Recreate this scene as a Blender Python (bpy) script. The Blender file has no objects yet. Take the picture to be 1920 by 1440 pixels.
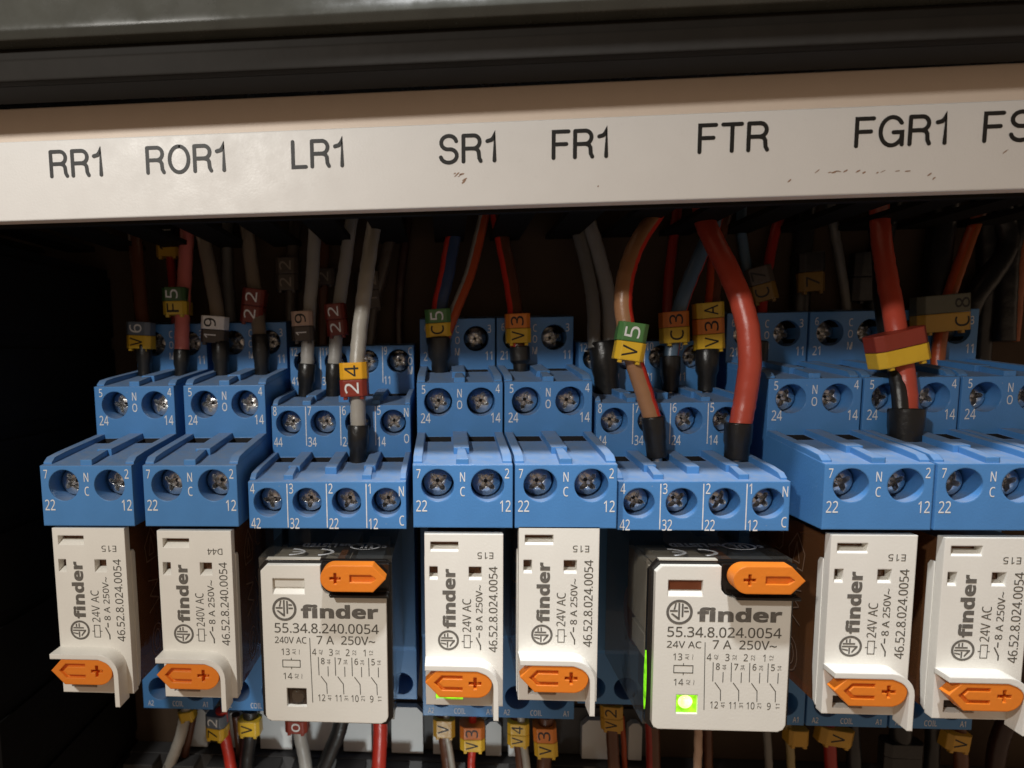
import bpy, bmesh, math, random
from mathutils import Vector, Matrix

random.seed(7)
S = bpy.context.scene
COL = S.collection
R = math.radians

# ------------------------------------------------------------------ camera
# units: 1 Blender unit = 1 cm.  x along the rail, y into the cabinet, z up
S.unit_settings.scale_length = 0.01
cd = bpy.data.cameras.new('camera')
cam = bpy.data.objects.new('camera', cd)
COL.objects.link(cam)
S.camera = cam
yaw, pit, rol = 0.0746, -0.1049, 0.015
Rz = Matrix(((math.cos(yaw), -math.sin(yaw), 0), (math.sin(yaw), math.cos(yaw), 0), (0, 0, 1)))
Rx = Matrix(((1, 0, 0), (0, math.cos(pit), -math.sin(pit)), (0, math.sin(pit), math.cos(pit))))
Rr = Matrix(((math.cos(rol), 0, math.sin(rol)), (0, 1, 0), (-math.sin(rol), 0, math.cos(rol))))
RR = Rz @ Rx @ Rr
right, fwd, upv = RR.col[0], RR.col[1], RR.col[2]
mw = Matrix((right, upv, -fwd)).transposed().to_4x4()
mw.translation = Vector((0, -10.0732, 2.0736))
cam.matrix_world = mw
cd.sensor_width = 36.0
cd.lens = 36.0 * 1200.0 / 1920.0
cd.shift_x = (960 - 745.8263) / 1920.0
cd.shift_y = (792.5495 - 720) / 1920.0
cd.clip_start = 0.1
cd.clip_end = 500
cd.dof.use_dof = True
cd.dof.focus_distance = 10.4
cd.dof.aperture_fstop = 0.32

# ------------------------------------------------------------------ world and lamps
W = bpy.data.worlds.new('World')
S.world = W
W.use_nodes = True
bg = W.node_tree.nodes['Background']
bg.inputs['Color'].default_value = (1.0, 0.72, 0.50, 1)
bg.inputs['Strength'].default_value = 0.24

def lamp(name, kind, loc, target, power, color, size=1.0, **kw):
    d = bpy.data.lights.new(name, kind)
    d.energy = power
    d.color = color
    if kind == 'AREA':
        d.shape = 'DISK'
        d.size = size
    else:
        d.shadow_soft_size = size
    for k, v in kw.items():
        setattr(d, k, v)
    o = bpy.data.objects.new(name, d)
    COL.objects.link(o)
    o.location = loc
    o.rotation_euler = (Vector(target) - Vector(loc)).to_track_quat('-Z', 'Y').to_euler()
    return o

lamp('key_lamp', 'AREA', (-9.5, -16, 12.6), (-5, 0, 1), 2900, (1.0, 0.97, 0.91), 1.5)
lamp('ceiling_lamp', 'SPOT', (0.5, -9.5, 28.0), (4.5, 0.0, -1.0), 45000, (0.96, 0.98, 1.0), 0.8, spot_size=R(32), spot_blend=0.8)
lamp('low_lamp', 'SPOT', (-1.5, -4.5, -12.0), (-1.6, 4.4, -6.9), 1500, (0.93, 1.0, 1.0), 0.8, spot_size=R(52), spot_blend=0.8)

S.view_settings.view_transform = 'Standard'
S.view_settings.look = 'None'
S.view_settings.exposure = 0.0
S.view_settings.gamma = 1.0
S.cycles.max_bounces = 10
S.cycles.transparent_max_bounces = 16
S.cycles.use_denoising = True
S.cycles.sample_clamp_indirect = 4.0

# ------------------------------------------------------------------ materials
def nodes_of(m):
    m.use_nodes = True
    nt = m.node_tree
    return nt, nt.nodes['Principled BSDF']

def plastic(name, col, rough=0.45, bump=0.02, bscale=14.0, var=0.06, edge=0.02, dust=0.0, metal=0.0, spec=0.5, grime=0.0, sss=0.0, vscale=2.3, rvar=0.0, speck=0.0):
    """plastic or paint with slight colour variation, grain, rounded edges and (optionally) settled dust"""
    m = bpy.data.materials.new(name)
    nt, b = nodes_of(m)
    N, L = nt.nodes, nt.links
    tc = N.new('ShaderNodeTexCoord')
    n1 = N.new('ShaderNodeTexNoise'); n1.inputs['Scale'].default_value = vscale; n1.inputs['Detail'].default_value = 6
    L.new(tc.outputs['Object'], n1.inputs['Vector'])
    mx = N.new('ShaderNodeMix'); mx.data_type = 'RGBA'
    mx.inputs['A'].default_value = (*[max(0, c * (1 - var)) for c in col], 1)
    mx.inputs['B'].default_value = (*[min(1, c * (1 + var)) for c in col], 1)
    L.new(n1.outputs['Fac'], mx.inputs['Factor'])
    out = mx.outputs['Result']
    if grime:
        n3 = N.new('ShaderNodeTexNoise'); n3.inputs['Scale'].default_value = 9; n3.inputs['Detail'].default_value = 9; n3.inputs['Roughness'].default_value = 0.75
        L.new(tc.outputs['Object'], n3.inputs['Vector'])
        r3 = N.new('ShaderNodeMapRange'); r3.inputs['From Min'].default_value = 0.58; r3.inputs['From Max'].default_value = 0.8
        r3.inputs['To Max'].default_value = grime
        L.new(n3.outputs['Fac'], r3.inputs['Value'])
        g = N.new('ShaderNodeMix'); g.data_type = 'RGBA'
        g.inputs['B'].default_value = (0.16, 0.13, 0.10, 1)
        L.new(r3.outputs['Result'], g.inputs['Factor']); L.new(out, g.inputs['A'])
        out = g.outputs['Result']
    if speck:
        n6 = N.new('ShaderNodeTexNoise'); n6.inputs['Scale'].default_value = 26; n6.inputs['Detail'].default_value = 4
        L.new(tc.outputs['Object'], n6.inputs['Vector'])
        r6 = N.new('ShaderNodeMapRange'); r6.inputs['From Min'].default_value = 0.70; r6.inputs['From Max'].default_value = 0.76; r6.inputs['To Max'].default_value = speck
        L.new(n6.outputs['Fac'], r6.inputs['Value'])
        g6 = N.new('ShaderNodeMix'); g6.data_type = 'RGBA'; g6.inputs['B'].default_value = (0.42, 0.43, 0.43, 1)
        L.new(r6.outputs['Result'], g6.inputs['Factor']); L.new(out, g6.inputs['A'])
        out = g6.outputs['Result']
    if dust:
        ge = N.new('ShaderNodeNewGeometry')
        sp = N.new('ShaderNodeSeparateXYZ'); L.new(ge.outputs['True Normal'], sp.inputs['Vector'])
        n4 = N.new('ShaderNodeTexNoise'); n4.inputs['Scale'].default_value = 5; n4.inputs['Detail'].default_value = 10; n4.inputs['Roughness'].default_value = 0.7
        L.new(tc.outputs['Object'], n4.inputs['Vector'])
        r4 = N.new('ShaderNodeMapRange'); r4.inputs['From Min'].default_value = 0.3; r4.inputs['From Max'].default_value = 0.65
        r4.inputs['To Min'].default_value = 0.35; r4.inputs['To Max'].default_value = 1.0
        L.new(n4.outputs['Fac'], r4.inputs['Value'])
        ru = N.new('ShaderNodeMapRange'); ru.inputs['From Min'].default_value = 0.55; ru.inputs['From Max'].default_value = 0.95
        L.new(sp.outputs['Z'], ru.inputs['Value'])
        mu = N.new('ShaderNodeMath'); mu.operation = 'MULTIPLY'; L.new(r4.outputs['Result'], mu.inputs[0]); L.new(ru.outputs['Result'], mu.inputs[1])
        m2 = N.new('ShaderNodeMath'); m2.operation = 'MULTIPLY'; L.new(mu.outputs[0], m2.inputs[0]); m2.inputs[1].default_value = dust
        g = N.new('ShaderNodeMix'); g.data_type = 'RGBA'
        g.inputs['B'].default_value = (0.29, 0.29, 0.29, 1)
        L.new(m2.outputs[0], g.inputs['Factor']); L.new(out, g.inputs['A'])
        out = g.outputs['Result']
        rm = N.new('ShaderNodeMapRange'); rm.inputs['To Min'].default_value = rough; rm.inputs['To Max'].default_value = 0.9
        L.new(m2.outputs[0], rm.inputs['Value']); L.new(rm.outputs['Result'], b.inputs['Roughness'])
    else:
        b.inputs['Roughness'].default_value = rough
        if rvar:
            n5 = N.new('ShaderNodeTexNoise'); n5.inputs['Scale'].default_value = 1.7; n5.inputs['Detail'].default_value = 8; n5.inputs['Roughness'].default_value = 0.7
            L.new(tc.outputs['Object'], n5.inputs['Vector'])
            r5 = N.new('ShaderNodeMapRange'); r5.inputs['From Min'].default_value = 0.35; r5.inputs['From Max'].default_value = 0.65
            r5.inputs['To Min'].default_value = max(0.05, rough - rvar); r5.inputs['To Max'].default_value = rough + rvar
            L.new(n5.outputs['Fac'], r5.inputs['Value']); L.new(r5.outputs['Result'], b.inputs['Roughness'])
    L.new(out, b.inputs['Base Color'])
    b.inputs['Metallic'].default_value = metal
    b.inputs['Specular IOR Level'].default_value = spec
    nor = None
    if edge:
        bv = N.new('ShaderNodeBevel'); bv.samples = 4; bv.inputs['Radius'].default_value = edge
        nor = bv.outputs['Normal']
    if bump:
        n2 = N.new('ShaderNodeTexNoise'); n2.inputs['Scale'].default_value = bscale; n2.inputs['Detail'].default_value = 5
        L.new(tc.outputs['Object'], n2.inputs['Vector'])
        bp = N.new('ShaderNodeBump'); bp.inputs['Strength'].default_value = 0.35; bp.inputs['Distance'].default_value = bump
        L.new(n2.outputs['Fac'], bp.inputs['Height'])
        if nor: L.new(nor, bp.inputs['Normal'])
        nor = bp.outputs['Normal']
    if nor: L.new(nor, b.inputs['Normal'])
    if sss:
        b.inputs['Subsurface Weight'].default_value = sss
        b.inputs['Subsurface Radius'].default_value = (0.05, 0.04, 0.03)
    return m

def smoke(name, tint, gloss=0.12, rough=0.06, haze=(0.02, 0.015, 0.01), haze_f=0.25):
    """tinted see-through plastic: tinted transparency, a little haze, a glossy coat"""
    m = bpy.data.materials.new(name)
    m.use_nodes = True
    nt = m.node_tree; N, L = nt.nodes, nt.links
    N.remove(N['Principled BSDF'])
    o = N['Material Output']
    t = N.new('ShaderNodeBsdfTransparent'); t.inputs['Color'].default_value = (*tint, 1)
    d = N.new('ShaderNodeBsdfDiffuse'); d.inputs['Color'].default_value = (*haze, 1)
    g = N.new('ShaderNodeBsdfGlossy'); g.inputs['Roughness'].default_value = rough; g.inputs['Color'].default_value = (1, 1, 1, 1)
    tc = N.new('ShaderNodeTexCoord')
    n = N.new('ShaderNodeTexNoise'); n.inputs['Scale'].default_value = 3.0; n.inputs['Detail'].default_value = 4
    L.new(tc.outputs['Object'], n.inputs['Vector'])
    bp = N.new('ShaderNodeBump'); bp.inputs['Strength'].default_value = 0.15; bp.inputs['Distance'].default_value = 0.05
    L.new(n.outputs['Fac'], bp.inputs['Height'])
    L.new(bp.outputs['Normal'], g.inputs['Normal'])
    m1 = N.new('ShaderNodeMixShader'); m1.inputs['Fac'].default_value = haze_f
    L.new(t.outputs[0], m1.inputs[1]); L.new(d.outputs[0], m1.inputs[2])
    fr = N.new('ShaderNodeLayerWeight'); fr.inputs['Blend'].default_value = 0.5
    pw = N.new('ShaderNodeMath'); pw.operation = 'POWER'; pw.inputs[1].default_value = 5.0
    L.new(fr.outputs['Facing'], pw.inputs[0])
    ad = N.new('ShaderNodeMath'); ad.operation = 'MULTIPLY_ADD'; ad.inputs[1].default_value = 0.9; ad.inputs[2].default_value = 0.04 + gloss * 0.1
    L.new(pw.outputs[0], ad.inputs[0])
    m2 = N.new('ShaderNodeMixShader'); L.new(ad.outputs[0], m2.inputs['Fac'])
    L.new(m1.outputs[0], m2.inputs[1]); L.new(g.outputs[0], m2.inputs[2])
    L.new(m2.outputs[0], o.inputs['Surface'])
    return m

def glow(name, col, strength):
    m = bpy.data.materials.new(name)
    nt, b = nodes_of(m)
    b.inputs['Base Color'].default_value = (*[c * 0.3 for c in col], 1)
    b.inputs['Roughness'].default_value = 0.2
    N, L = nt.nodes, nt.links
    tc = N.new('ShaderNodeTexCoord'); n = N.new('ShaderNodeTexNoise'); n.inputs['Scale'].default_value = 7
    L.new(tc.outputs['Object'], n.inputs['Vector'])
    r = N.new('ShaderNodeMapRange'); r.inputs['From Min'].default_value = 0.35; r.inputs['From Max'].default_value = 0.65
    r.inputs['To Min'].default_value = strength * 0.45; r.inputs['To Max'].default_value = strength * 1.3
    L.new(n.outputs['Fac'], r.inputs['Value'])
    b.inputs['Emission Color'].default_value = (*col, 1)
    L.new(r.outputs['Result'], b.inputs['Emission Strength'])
    return m

M = {}
M['blue'] = plastic('blue_plastic', (0.072, 0.232, 0.525), 0.34, 0.008, 30, 0.10, 0.030, dust=0.55, grime=0.10, speck=0.6)
M['hollow_shade'] = plastic('terminal_cavity_shade', (0.006, 0.006, 0.008), 0.8, 0, 1, 0, 0)  # shade inside the clamp slots, painted black on their walls
M['ink_white'] = plastic('white_ink', (0.72, 0.73, 0.74), 0.6, 0, 1, 0.35, 0, vscale=14)
M['screw'] = plastic('screw_metal', (0.74, 0.75, 0.74), 0.28, 0.035, 18, 0.35, 0.02, metal=1.0, grime=0.5, rvar=0.12)
M['slot'] = plastic('screw_recess', (0.05, 0.048, 0.045), 0.5, 0.02, 30, 0.5, 0, metal=0.6)
M['cover'] = plastic('white_cover', (0.83, 0.815, 0.76), 0.42, 0.006, 26, 0.05, 0.025, grime=0.13, rvar=0.12)
M['plate'] = plastic('grey_white_plate', (0.80, 0.785, 0.725), 0.42, 0.006, 26, 0.04, 0.025, grime=0.12, rvar=0.12)
M['recess'] = plastic('dark_recess', (0.035, 0.018, 0.008), 0.5, 0, 1, 0.2, 0)
M['flag'] = plastic('rust_flag', (0.20, 0.055, 0.02), 0.5, 0, 1, 0.2, 0)
M['ink_grey'] = plastic('grey_ink', (0.135, 0.125, 0.11), 0.6, 0, 1, 0.55, 0, vscale=22)
M['ink_dark'] = plastic('dark_ink', (0.10, 0.092, 0.077), 0.6, 0, 1, 0.7, 0, vscale=25)
M['k'] = plastic('black_ink', (0.008, 0.008, 0.008), 0.55, 0, 1, 0.1, 0)
M['w'] = plastic('pale_ink', (0.75, 0.75, 0.74), 0.55, 0, 1, 0.1, 0)
M['orange_lever'] = plastic('orange_lever', (0.83, 0.235, 0.022), 0.4, 0.01, 16, 0.06, 0.025, sss=0.1)
M['case46'] = smoke('brown_smoked_case', (0.55, 0.22, 0.06), 0.1, 0.10, (0.28, 0.12, 0.05), 0.42)
M['case55'] = smoke('grey_smoked_case', (0.90, 0.87, 0.82), 0.3, 0.05, (0.12, 0.115, 0.105), 0.24)
M['case_rim'] = plastic('black_case_rim', (0.012, 0.010, 0.009), 0.15, 0, 1, 0.1, 0.03)
M['moulded'] = plastic('moulded_brown', (0.30, 0.19, 0.13), 0.4, 0, 1, 0.2, 0.0)
M['coil'] = plastic('copper_coil', (0.33, 0.12, 0.035), 0.35, 0.03, 30, 0.3, 0.0)
M['inner'] = plastic('inner_frame', (0.55, 0.52, 0.45), 0.5, 0.02, 9, 0.2, 0.0)
M['inner_dark'] = plastic('inner_dark', (0.02, 0.014, 0.01), 0.5, 0.02, 9, 0.2, 0.0)
M['lid'] = plastic('trunking_lid', (0.70, 0.69, 0.675), 0.5, 0.006, 30, 0.03, 0.03, grime=0.10, rvar=0.12)
M['beige'] = plastic('beige_lid', (0.66, 0.555, 0.465), 0.55, 0.006, 30, 0.05, 0.03, grime=0.15)
M['lip_shade'] = plastic('black_lip_shade', (0.004, 0.004, 0.004), 0.9, 0, 1, 0.1, 0)  # near-black that paints in the shade under the frame lip
M['lid_edge'] = plastic('trunking_dark', (0.010, 0.009, 0.008), 0.7, 0.01, 10, 0.2, 0, spec=0.1)
M['frame'] = plastic('painted_frame', (0.055, 0.058, 0.052), 0.24, 0.012, 1.5, 0.25, 0.05, grime=0.16, rvar=0.08)
M['seal'] = plastic('rubber_seal', (0.014, 0.012, 0.010), 0.65, 0.02, 5, 0.2, 0.05, spec=0.12)
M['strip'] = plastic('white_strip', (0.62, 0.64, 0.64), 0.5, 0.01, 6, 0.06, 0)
M['panel'] = plastic('mounting_plate', (0.06, 0.041, 0.028), 0.6, 0.01, 6, 0.15, 0, spec=0.1)
M['duct_black'] = plastic('black_trunking', (0.004, 0.004, 0.004), 0.7, 0.02, 8, 0.2, 0.03, spec=0.12)
M['duct_grey'] = plastic('dark_grey_trunking', (0.045, 0.044, 0.045), 0.6, 0.02, 8, 0.2, 0.03)
M['sleeve'] = plastic('black_sleeve', (0.012, 0.012, 0.012), 0.32, 0.03, 10, 0.2, 0.02)
M['tin'] = plastic('tinned_copper', (0.6, 0.58, 0.55), 0.35, 0.01, 12, 0.1, 0, metal=1.0)
M['led_on'] = glow('green_led', (0.36, 0.95, 0.02), 1.5)
M['led_core'] = glow('green_led_core', (0.80, 1.0, 0.30), 3.0)
M['led_pipe'] = glow('green_light_pipe', (0.25, 0.85, 0.01), 0.9)
M['led_off'] = plastic('unlit_led_lens', (0.07, 0.05, 0.035), 0.15, 0.02, 5, 0.3, 0.03)
WC = dict(brown_dark=(0.10, 0.035, 0.016), brown_black=(0.03, 0.012, 0.009), pink=(0.68, 0.19, 0.17), red_dark=(0.30, 0.02, 0.015),
          taupe=(0.22, 0.18, 0.14), grey_light=(0.34, 0.33, 0.31), ivory=(0.36, 0.34, 0.30), umber=(0.07, 0.055, 0.045),
          navy=(0.035, 0.06, 0.13), red=(0.58, 0.035, 0.02), rust=(0.42, 0.07, 0.02), grey_dark=(0.16, 0.155, 0.145), grey_mid=(0.25, 0.245, 0.235),
          tan_brown=(0.33, 0.165, 0.08), slate_blue=(0.09, 0.15, 0.22), red_bright=(0.50, 0.072, 0.042), black=(0.012, 0.012, 0.013),
          orange_brown=(0.30, 0.08, 0.025), tan=(0.45, 0.27, 0.18), olive_light=(0.28, 0.22, 0.10),
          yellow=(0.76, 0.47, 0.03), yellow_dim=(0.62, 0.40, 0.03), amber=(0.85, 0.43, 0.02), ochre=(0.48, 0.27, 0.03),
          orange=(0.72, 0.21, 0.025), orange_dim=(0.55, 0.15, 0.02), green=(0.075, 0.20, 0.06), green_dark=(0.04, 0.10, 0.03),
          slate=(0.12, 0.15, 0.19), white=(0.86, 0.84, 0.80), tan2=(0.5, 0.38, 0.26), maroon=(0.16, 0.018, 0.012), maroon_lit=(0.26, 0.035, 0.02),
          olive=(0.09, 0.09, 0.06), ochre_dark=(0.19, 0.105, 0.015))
WC['tan'] = (0.50, 0.34, 0.25)
for k, v in WC.items():
    M[k] = plastic(k + '_insulation', v, 0.33, 0.02, 9, 0.12, 0.045, grime=0.2)

# ------------------------------------------------------------------ mesh helpers
class MB:
    """collects vertices and faces with material keys, builds one mesh object"""
    def __init__(s): s.v, s.f, s.m = [], [], []
    def add(s, vs, fs, mat):
        o = len(s.v); s.v += [tuple(v) for v in vs]
        for f in fs: s.f.append([o + i for i in f]); s.m.append(mat)
    def box(s, x0, x1, y0, y1, z0, z1, mat):
        s.add([(x0, y0, z0), (x1, y0, z0), (x1, y1, z0), (x0, y1, z0), (x0, y0, z1), (x1, y0, z1), (x1, y1, z1), (x0, y1, z1)],
              [(0, 3, 2, 1), (4, 5, 6, 7), (0, 1, 5, 4), (1, 2, 6, 5), (2, 3, 7, 6), (3, 0, 4, 7)], mat)
    def prism_x(s, poly, x0, x1, mat):            # poly of (y, z), anticlockwise seen from +x
        n = len(poly)
        s.add([(x0, y, z) for y, z in poly] + [(x1, y, z) for y, z in poly],
              [tuple(range(n))[::-1], tuple(range(n, 2 * n))] + [(i, (i + 1) % n, n + (i + 1) % n, n + i) for i in range(n)], mat)
    def prism_y(s, poly, y0, y1, mat):            # poly of (x, z), y0 front
        n = len(poly)
        s.add([(x, y0, z) for x, z in poly] + [(x, y1, z) for x, z in poly],
              [tuple(range(n)), tuple(range(n, 2 * n))[::-1]] + [(n + i, n + (i + 1) % n, (i + 1) % n, i) for i in range(n)], mat)
    def cyl_y(s, cx, cz, r, y0, y1, mat, n=40, r1=None):
        r1 = r if r1 is None else r1
        c = [(math.cos(2 * math.pi * i / n), math.sin(2 * math.pi * i / n)) for i in range(n)]
        s.add([(cx + a * r, y0, cz + b * r) for a, b in c] + [(cx + a * r1, y1, cz + b * r1) for a, b in c],
              [tuple(range(n)), tuple(range(n, 2 * n))[::-1]] + [(n + i, n + (i + 1) % n, (i + 1) % n, i) for i in range(n)], mat)
    def tube(s, pts, rad, mat, n=14, stripe=None, caps=True):
        """swept tube; rad a number or a list; stripe = (material, first, last) sectors"""
        P = [Vector(p) for p in pts]
        rs = rad if isinstance(rad, (list, tuple)) else [rad] * len(P)
        rows = []
        for i, p in enumerate(P):
            t = (P[min(i + 1, len(P) - 1)] - P[max(i - 1, 0)]).normalized()
            a = Vector((0, -1, 0)); a = (a - t * a.dot(t)).normalized()
            b = t.cross(a)
            rows.append([p + (a * math.cos(2 * math.pi * k / n) + b * math.sin(2 * math.pi * k / n)) * rs[i] for k in range(n)])
        o = len(s.v)
        for r in rows: s.v += [tuple(q) for q in r]
        for i in range(len(P) - 1):
            for k in range(n):
                k2 = (k + 1) % n
                s.f.append([o + i * n + k, o + i * n + k2, o + (i + 1) * n + k2, o + (i + 1) * n + k])
                s.m.append(stripe[0] if stripe and k in stripe[1] else mat)
        if caps:
            s.f.append([o + k for k in range(n)][::-1]); s.m.append(mat)
            s.f.append([o + (len(P) - 1) * n + k for k in range(n)]); s.m.append(mat)
    def mesh(s, name, smooth=True):
        me = bpy.data.meshes.new(name)
        me.from_pydata(s.v, [], s.f)
        keys = list(dict.fromkeys(s.m))
        for k in keys: me.materials.append(M[k])
        ix = {k: i for i, k in enumerate(keys)}
        me.polygons.foreach_set('material_index', [ix[k] for k in s.m])
        bm = bmesh.new(); bm.from_mesh(me)
        bmesh.ops.recalc_face_normals(bm, faces=bm.faces)
        bm.to_mesh(me); bm.free()
        if smooth: smoothen(me)
        me.update()
        return me

def smoothen(me, ang=32):
    me.polygons.foreach_set('use_smooth', [True] * len(me.polygons))
    me.set_sharp_from_angle(angle=R(ang))

def obj(name, mb, parent=None, loc=None):
    me = mb if isinstance(mb, bpy.types.Mesh) else mb.mesh(name)
    o = bpy.data.objects.new(name, me)
    COL.objects.link(o)
    if parent: o.parent = parent
    if loc: o.location = loc
    return o

def tag(o, label, cat, group=None):
    o['label'] = label; o['category'] = cat
    if group: o['group'] = group
    return o

def thing(name, label, cat, loc=(0, 0, 0), group=None):
    o = bpy.data.objects.new(name, None); COL.objects.link(o)
    o.empty_display_size = 0.3
    o.location = loc
    return tag(o, label, cat, group)

def carve(base, cutters, name):
    """base minus cutters (a list of MB, cut one after another) -> mesh"""
    b = bpy.data.objects.new('carve_base', base.mesh('carve_base', False)); COL.objects.link(b)
    tmp = []
    for c in cutters:
        k = bpy.data.objects.new('carve_tool', c.mesh('carve_tool', False)); COL.objects.link(k); tmp.append(k)
        md = b.modifiers.new('cut', 'BOOLEAN'); md.operation = 'DIFFERENCE'; md.solver = 'EXACT'; md.object = k
        md.material_mode = 'TRANSFER'
    bpy.context.view_layer.update()
    dg = bpy.context.evaluated_depsgraph_get()
    me = bpy.data.meshes.new_from_object(b.evaluated_get(dg), depsgraph=dg)
    me.name = name
    for k in tmp + [b]:
        d = k.data; bpy.data.objects.remove(k); bpy.data.meshes.remove(d)
    smoothen(me)
    return me

_tc = {}
def sans(s, heavy):
    """the string in the plain sans alphabet of the built-in fallback font"""
    up_, lo_, di_ = (0x1D5D4, 0x1D5EE, 0x1D7EC) if heavy else (0x1D5A0, 0x1D5BA, 0x1D7E2)
    out = ''
    for ch in s:
        if 'A' <= ch <= 'Z': ch = chr(up_ + ord(ch) - 65)
        elif 'a' <= ch <= 'z': ch = chr(lo_ + ord(ch) - 97)
        elif '0' <= ch <= '9': ch = chr(di_ + ord(ch) - 48)
        out += ch
    return out

def glyphs(s, bold=0.0):
    """flat triangulated outline of a string, cap height 1, starting at x = 0"""
    key = (s, bold)
    if key in _tc: return _tc[key]
    c = bpy.data.curves.new('lettering', 'FONT')
    c.body = sans(s, bold > 0.02); c.size = 1.0; c.dimensions = '2D'; c.fill_mode = 'FRONT'; c.offset = bold; c.resolution_u = 2
    o = bpy.data.objects.new('lettering', c); COL.objects.link(o)
    bpy.context.view_layer.update()
    dg = bpy.context.evaluated_depsgraph_get()
    me = bpy.data.meshes.new_from_object(o.evaluated_get(dg), depsgraph=dg)
    vs = [(v.co.x, v.co.y) for v in me.vertices]
    fs = [tuple(p.vertices) for p in me.polygons]
    bpy.data.objects.remove(o); bpy.data.curves.remove(c); bpy.data.meshes.remove(me)
    if not vs: vs = [(0, 0), (0.01, 0), (0, 0.01)]
    k = 1 / 0.714                                   # cap height of the sans face
    x0 = min(v[0] for v in vs)
    vs = [((x - x0) * k, y * k) for x, y in vs]
    _tc[key] = (vs, fs, max(v[0] for v in vs))
    return _tc[key]

def write(mb, s, c, cap, mat, width=None, narrow=1.0, right=(1, 0, 0), up=(0, 0, 1), align='c', bold=0.0):
    """lettering on a plane; c = centre of the line (or its left end), cap = cap height, width = total width"""
    vs, fs, w = glyphs(s, bold)
    sx = width / w if width else cap * narrow
    r, u, c = Vector(right), Vector(up), Vector(c)
    dx = -w * sx / 2 if align == 'c' else (0 if align == 'l' else -w * sx)
    mb.add([c + r * (x * sx + dx) + u * ((y - 0.5) * cap) for x, y in vs], fs, mat)

def stroke(mb, pts, wd, mat, y):
    """thin drawn line on a plane of constant y, pts of (x, z)"""
    for (x0, z0), (x1, z1) in zip(pts, pts[1:]):
        d = Vector((x1 - x0, z1 - z0)); n = Vector((-d.y, d.x)).normalized() * wd / 2
        e = d.normalized() * wd * 0.3
        mb.add([(x0 - n.x - e.x, y, z0 - n.y - e.y), (x1 - n.x + e.x, y, z1 - n.y + e.y), (x1 + n.x + e.x, y, z1 + n.y + e.y), (x0 + n.x - e.x, y, z0 + n.y - e.y)], [(0, 1, 2, 3)], mat)

def ribbon(mb, pts, wd, mat, y):
    """letter stroke with round ends, one flat face strip on a plane of constant y"""
    P = [Vector(p) for p in pts]; n = len(P); h = wd / 2
    L_, R_ = [], []
    for i in range(n):
        d0 = (P[i] - P[i - 1]).normalized() if i else (P[1] - P[0]).normalized()
        d1 = (P[i + 1] - P[i]).normalized() if i < n - 1 else d0
        t = (d0 + d1).normalized(); m = Vector((-t.y, t.x)); k = h / max(.45, m.dot(Vector((-d0.y, d0.x))))
        L_.append(P[i] + m * k); R_.append(P[i] - m * k)
    vs = L_ + R_
    fs = [(i, n + i, n + i + 1, i + 1) for i in range(n - 1)]
    for c, d, s in ((P[0], P[0] - P[1], 0), (P[-1], P[-1] - P[-2], n - 1)):
        a0 = math.atan2(d.y, d.x); o = len(vs)
        cap = [c + Vector((math.cos(a0 + R(a)), math.sin(a0 + R(a)))) * h for a in (-60, -30, 0, 30, 60)]
        vs += cap
        # order: from the right-hand corner round to the left-hand corner
        ends = (n + s, s) if s else (s, n + s)
        fs.append((ends[0],) + tuple(range(o, o + 5)) + (ends[1],))
    mb.add([(v.x, y, v.y) for v in vs], fs, mat)

def _arc(cx, cz, rx, rz, a0, a1, n=10):
    return [(cx + rx * math.cos(R(a0 + (a1 - a0) * i / n)), cz + rz * math.sin(R(a0 + (a1 - a0) * i / n))) for i in range(n + 1)]
_bowl = [(0, 1), (.40, 1)] + _arc(.40, .75, .24, .25, 80, -80) + [(.40, .50), (0, .50)]
STROKES = {
    'R': ([[(0, 0), (0, 1)], _bowl, [(.40, .50), (.54, .46), (.60, .36), (.62, .12), (.68, .0)]], .68),
    'O': ([_arc(.40, .5, .40, .52, 90, 440, 26)], .80),
    'L': ([[(0, 1), (0, 0), (.52, 0)]], .52),
    'F': ([[(0, 0), (0, 1), (.58, 1)], [(0, .52), (.50, .52)]], .58),
    'T': ([[(0, 1), (.68, 1)], [(.34, 1), (.34, 0)]], .68),
    'S': ([_arc(.34, .755, .30, .265, 10, 250, 12) + _arc(.34, .245, .32, .265, 70, -170, 12)], .66),
    'G': ([_arc(.40, .5, .40, .52, 35, 320, 22) + [(.74, .16), (.76, .46), (.46, .46)], [(.76, .40), (.77, 0)]], .78),
    '1': ([[(0, .76), (.16, .80), (.25, .90), (.28, 1.0), (.28, 0)]], .28),
}
def engrave(mb, s, c, cap, width, mat):
    adv, gap = 0, .26
    tot = sum(STROKES[ch][1] for ch in s) + gap * (len(s) - 1)
    k = width / tot
    x = c[0] - width / 2; j = 0
    for ch in s:
        for pts in STROKES[ch][0]:
            ribbon(mb, [(x + px * k, c[2] + (pz - .5) * cap) for px, pz in pts], cap * .155, mat, c[1] - .0006 * j); j += 1
        x += (STROKES[ch][1] + gap) * k

def ring(mb, cx, cz, r0, r1, mat, y, n=28, sx=1.0):
    c = [(math.cos(2 * math.pi * i / n) * sx, math.sin(2 * math.pi * i / n)) for i in range(n)]
    mb.add([(cx + a * r0, y, cz + b * r0) for a, b in c] + [(cx + a * r1, y, cz + b * r1) for a, b in c],
           [(i, (i + 1) % n, n + (i + 1) % n, n + i) for i in range(n)], mat)

def copy_thing(src, label=None, loc=None):
    """copy of a thing with its parts and their sub-parts"""
    def rec(o, par):
        c = o.copy(); COL.objects.link(c)
        if par: c.parent = par
        for ch in list(o.children): rec(ch, c)
        return c
    r = rec(src, None)
    if label: r['label'] = label
    if loc: r.location = loc
    return r

# ------------------------------------------------------------------ the setting
def struct(o): o['kind'] = 'structure'; return o

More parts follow.
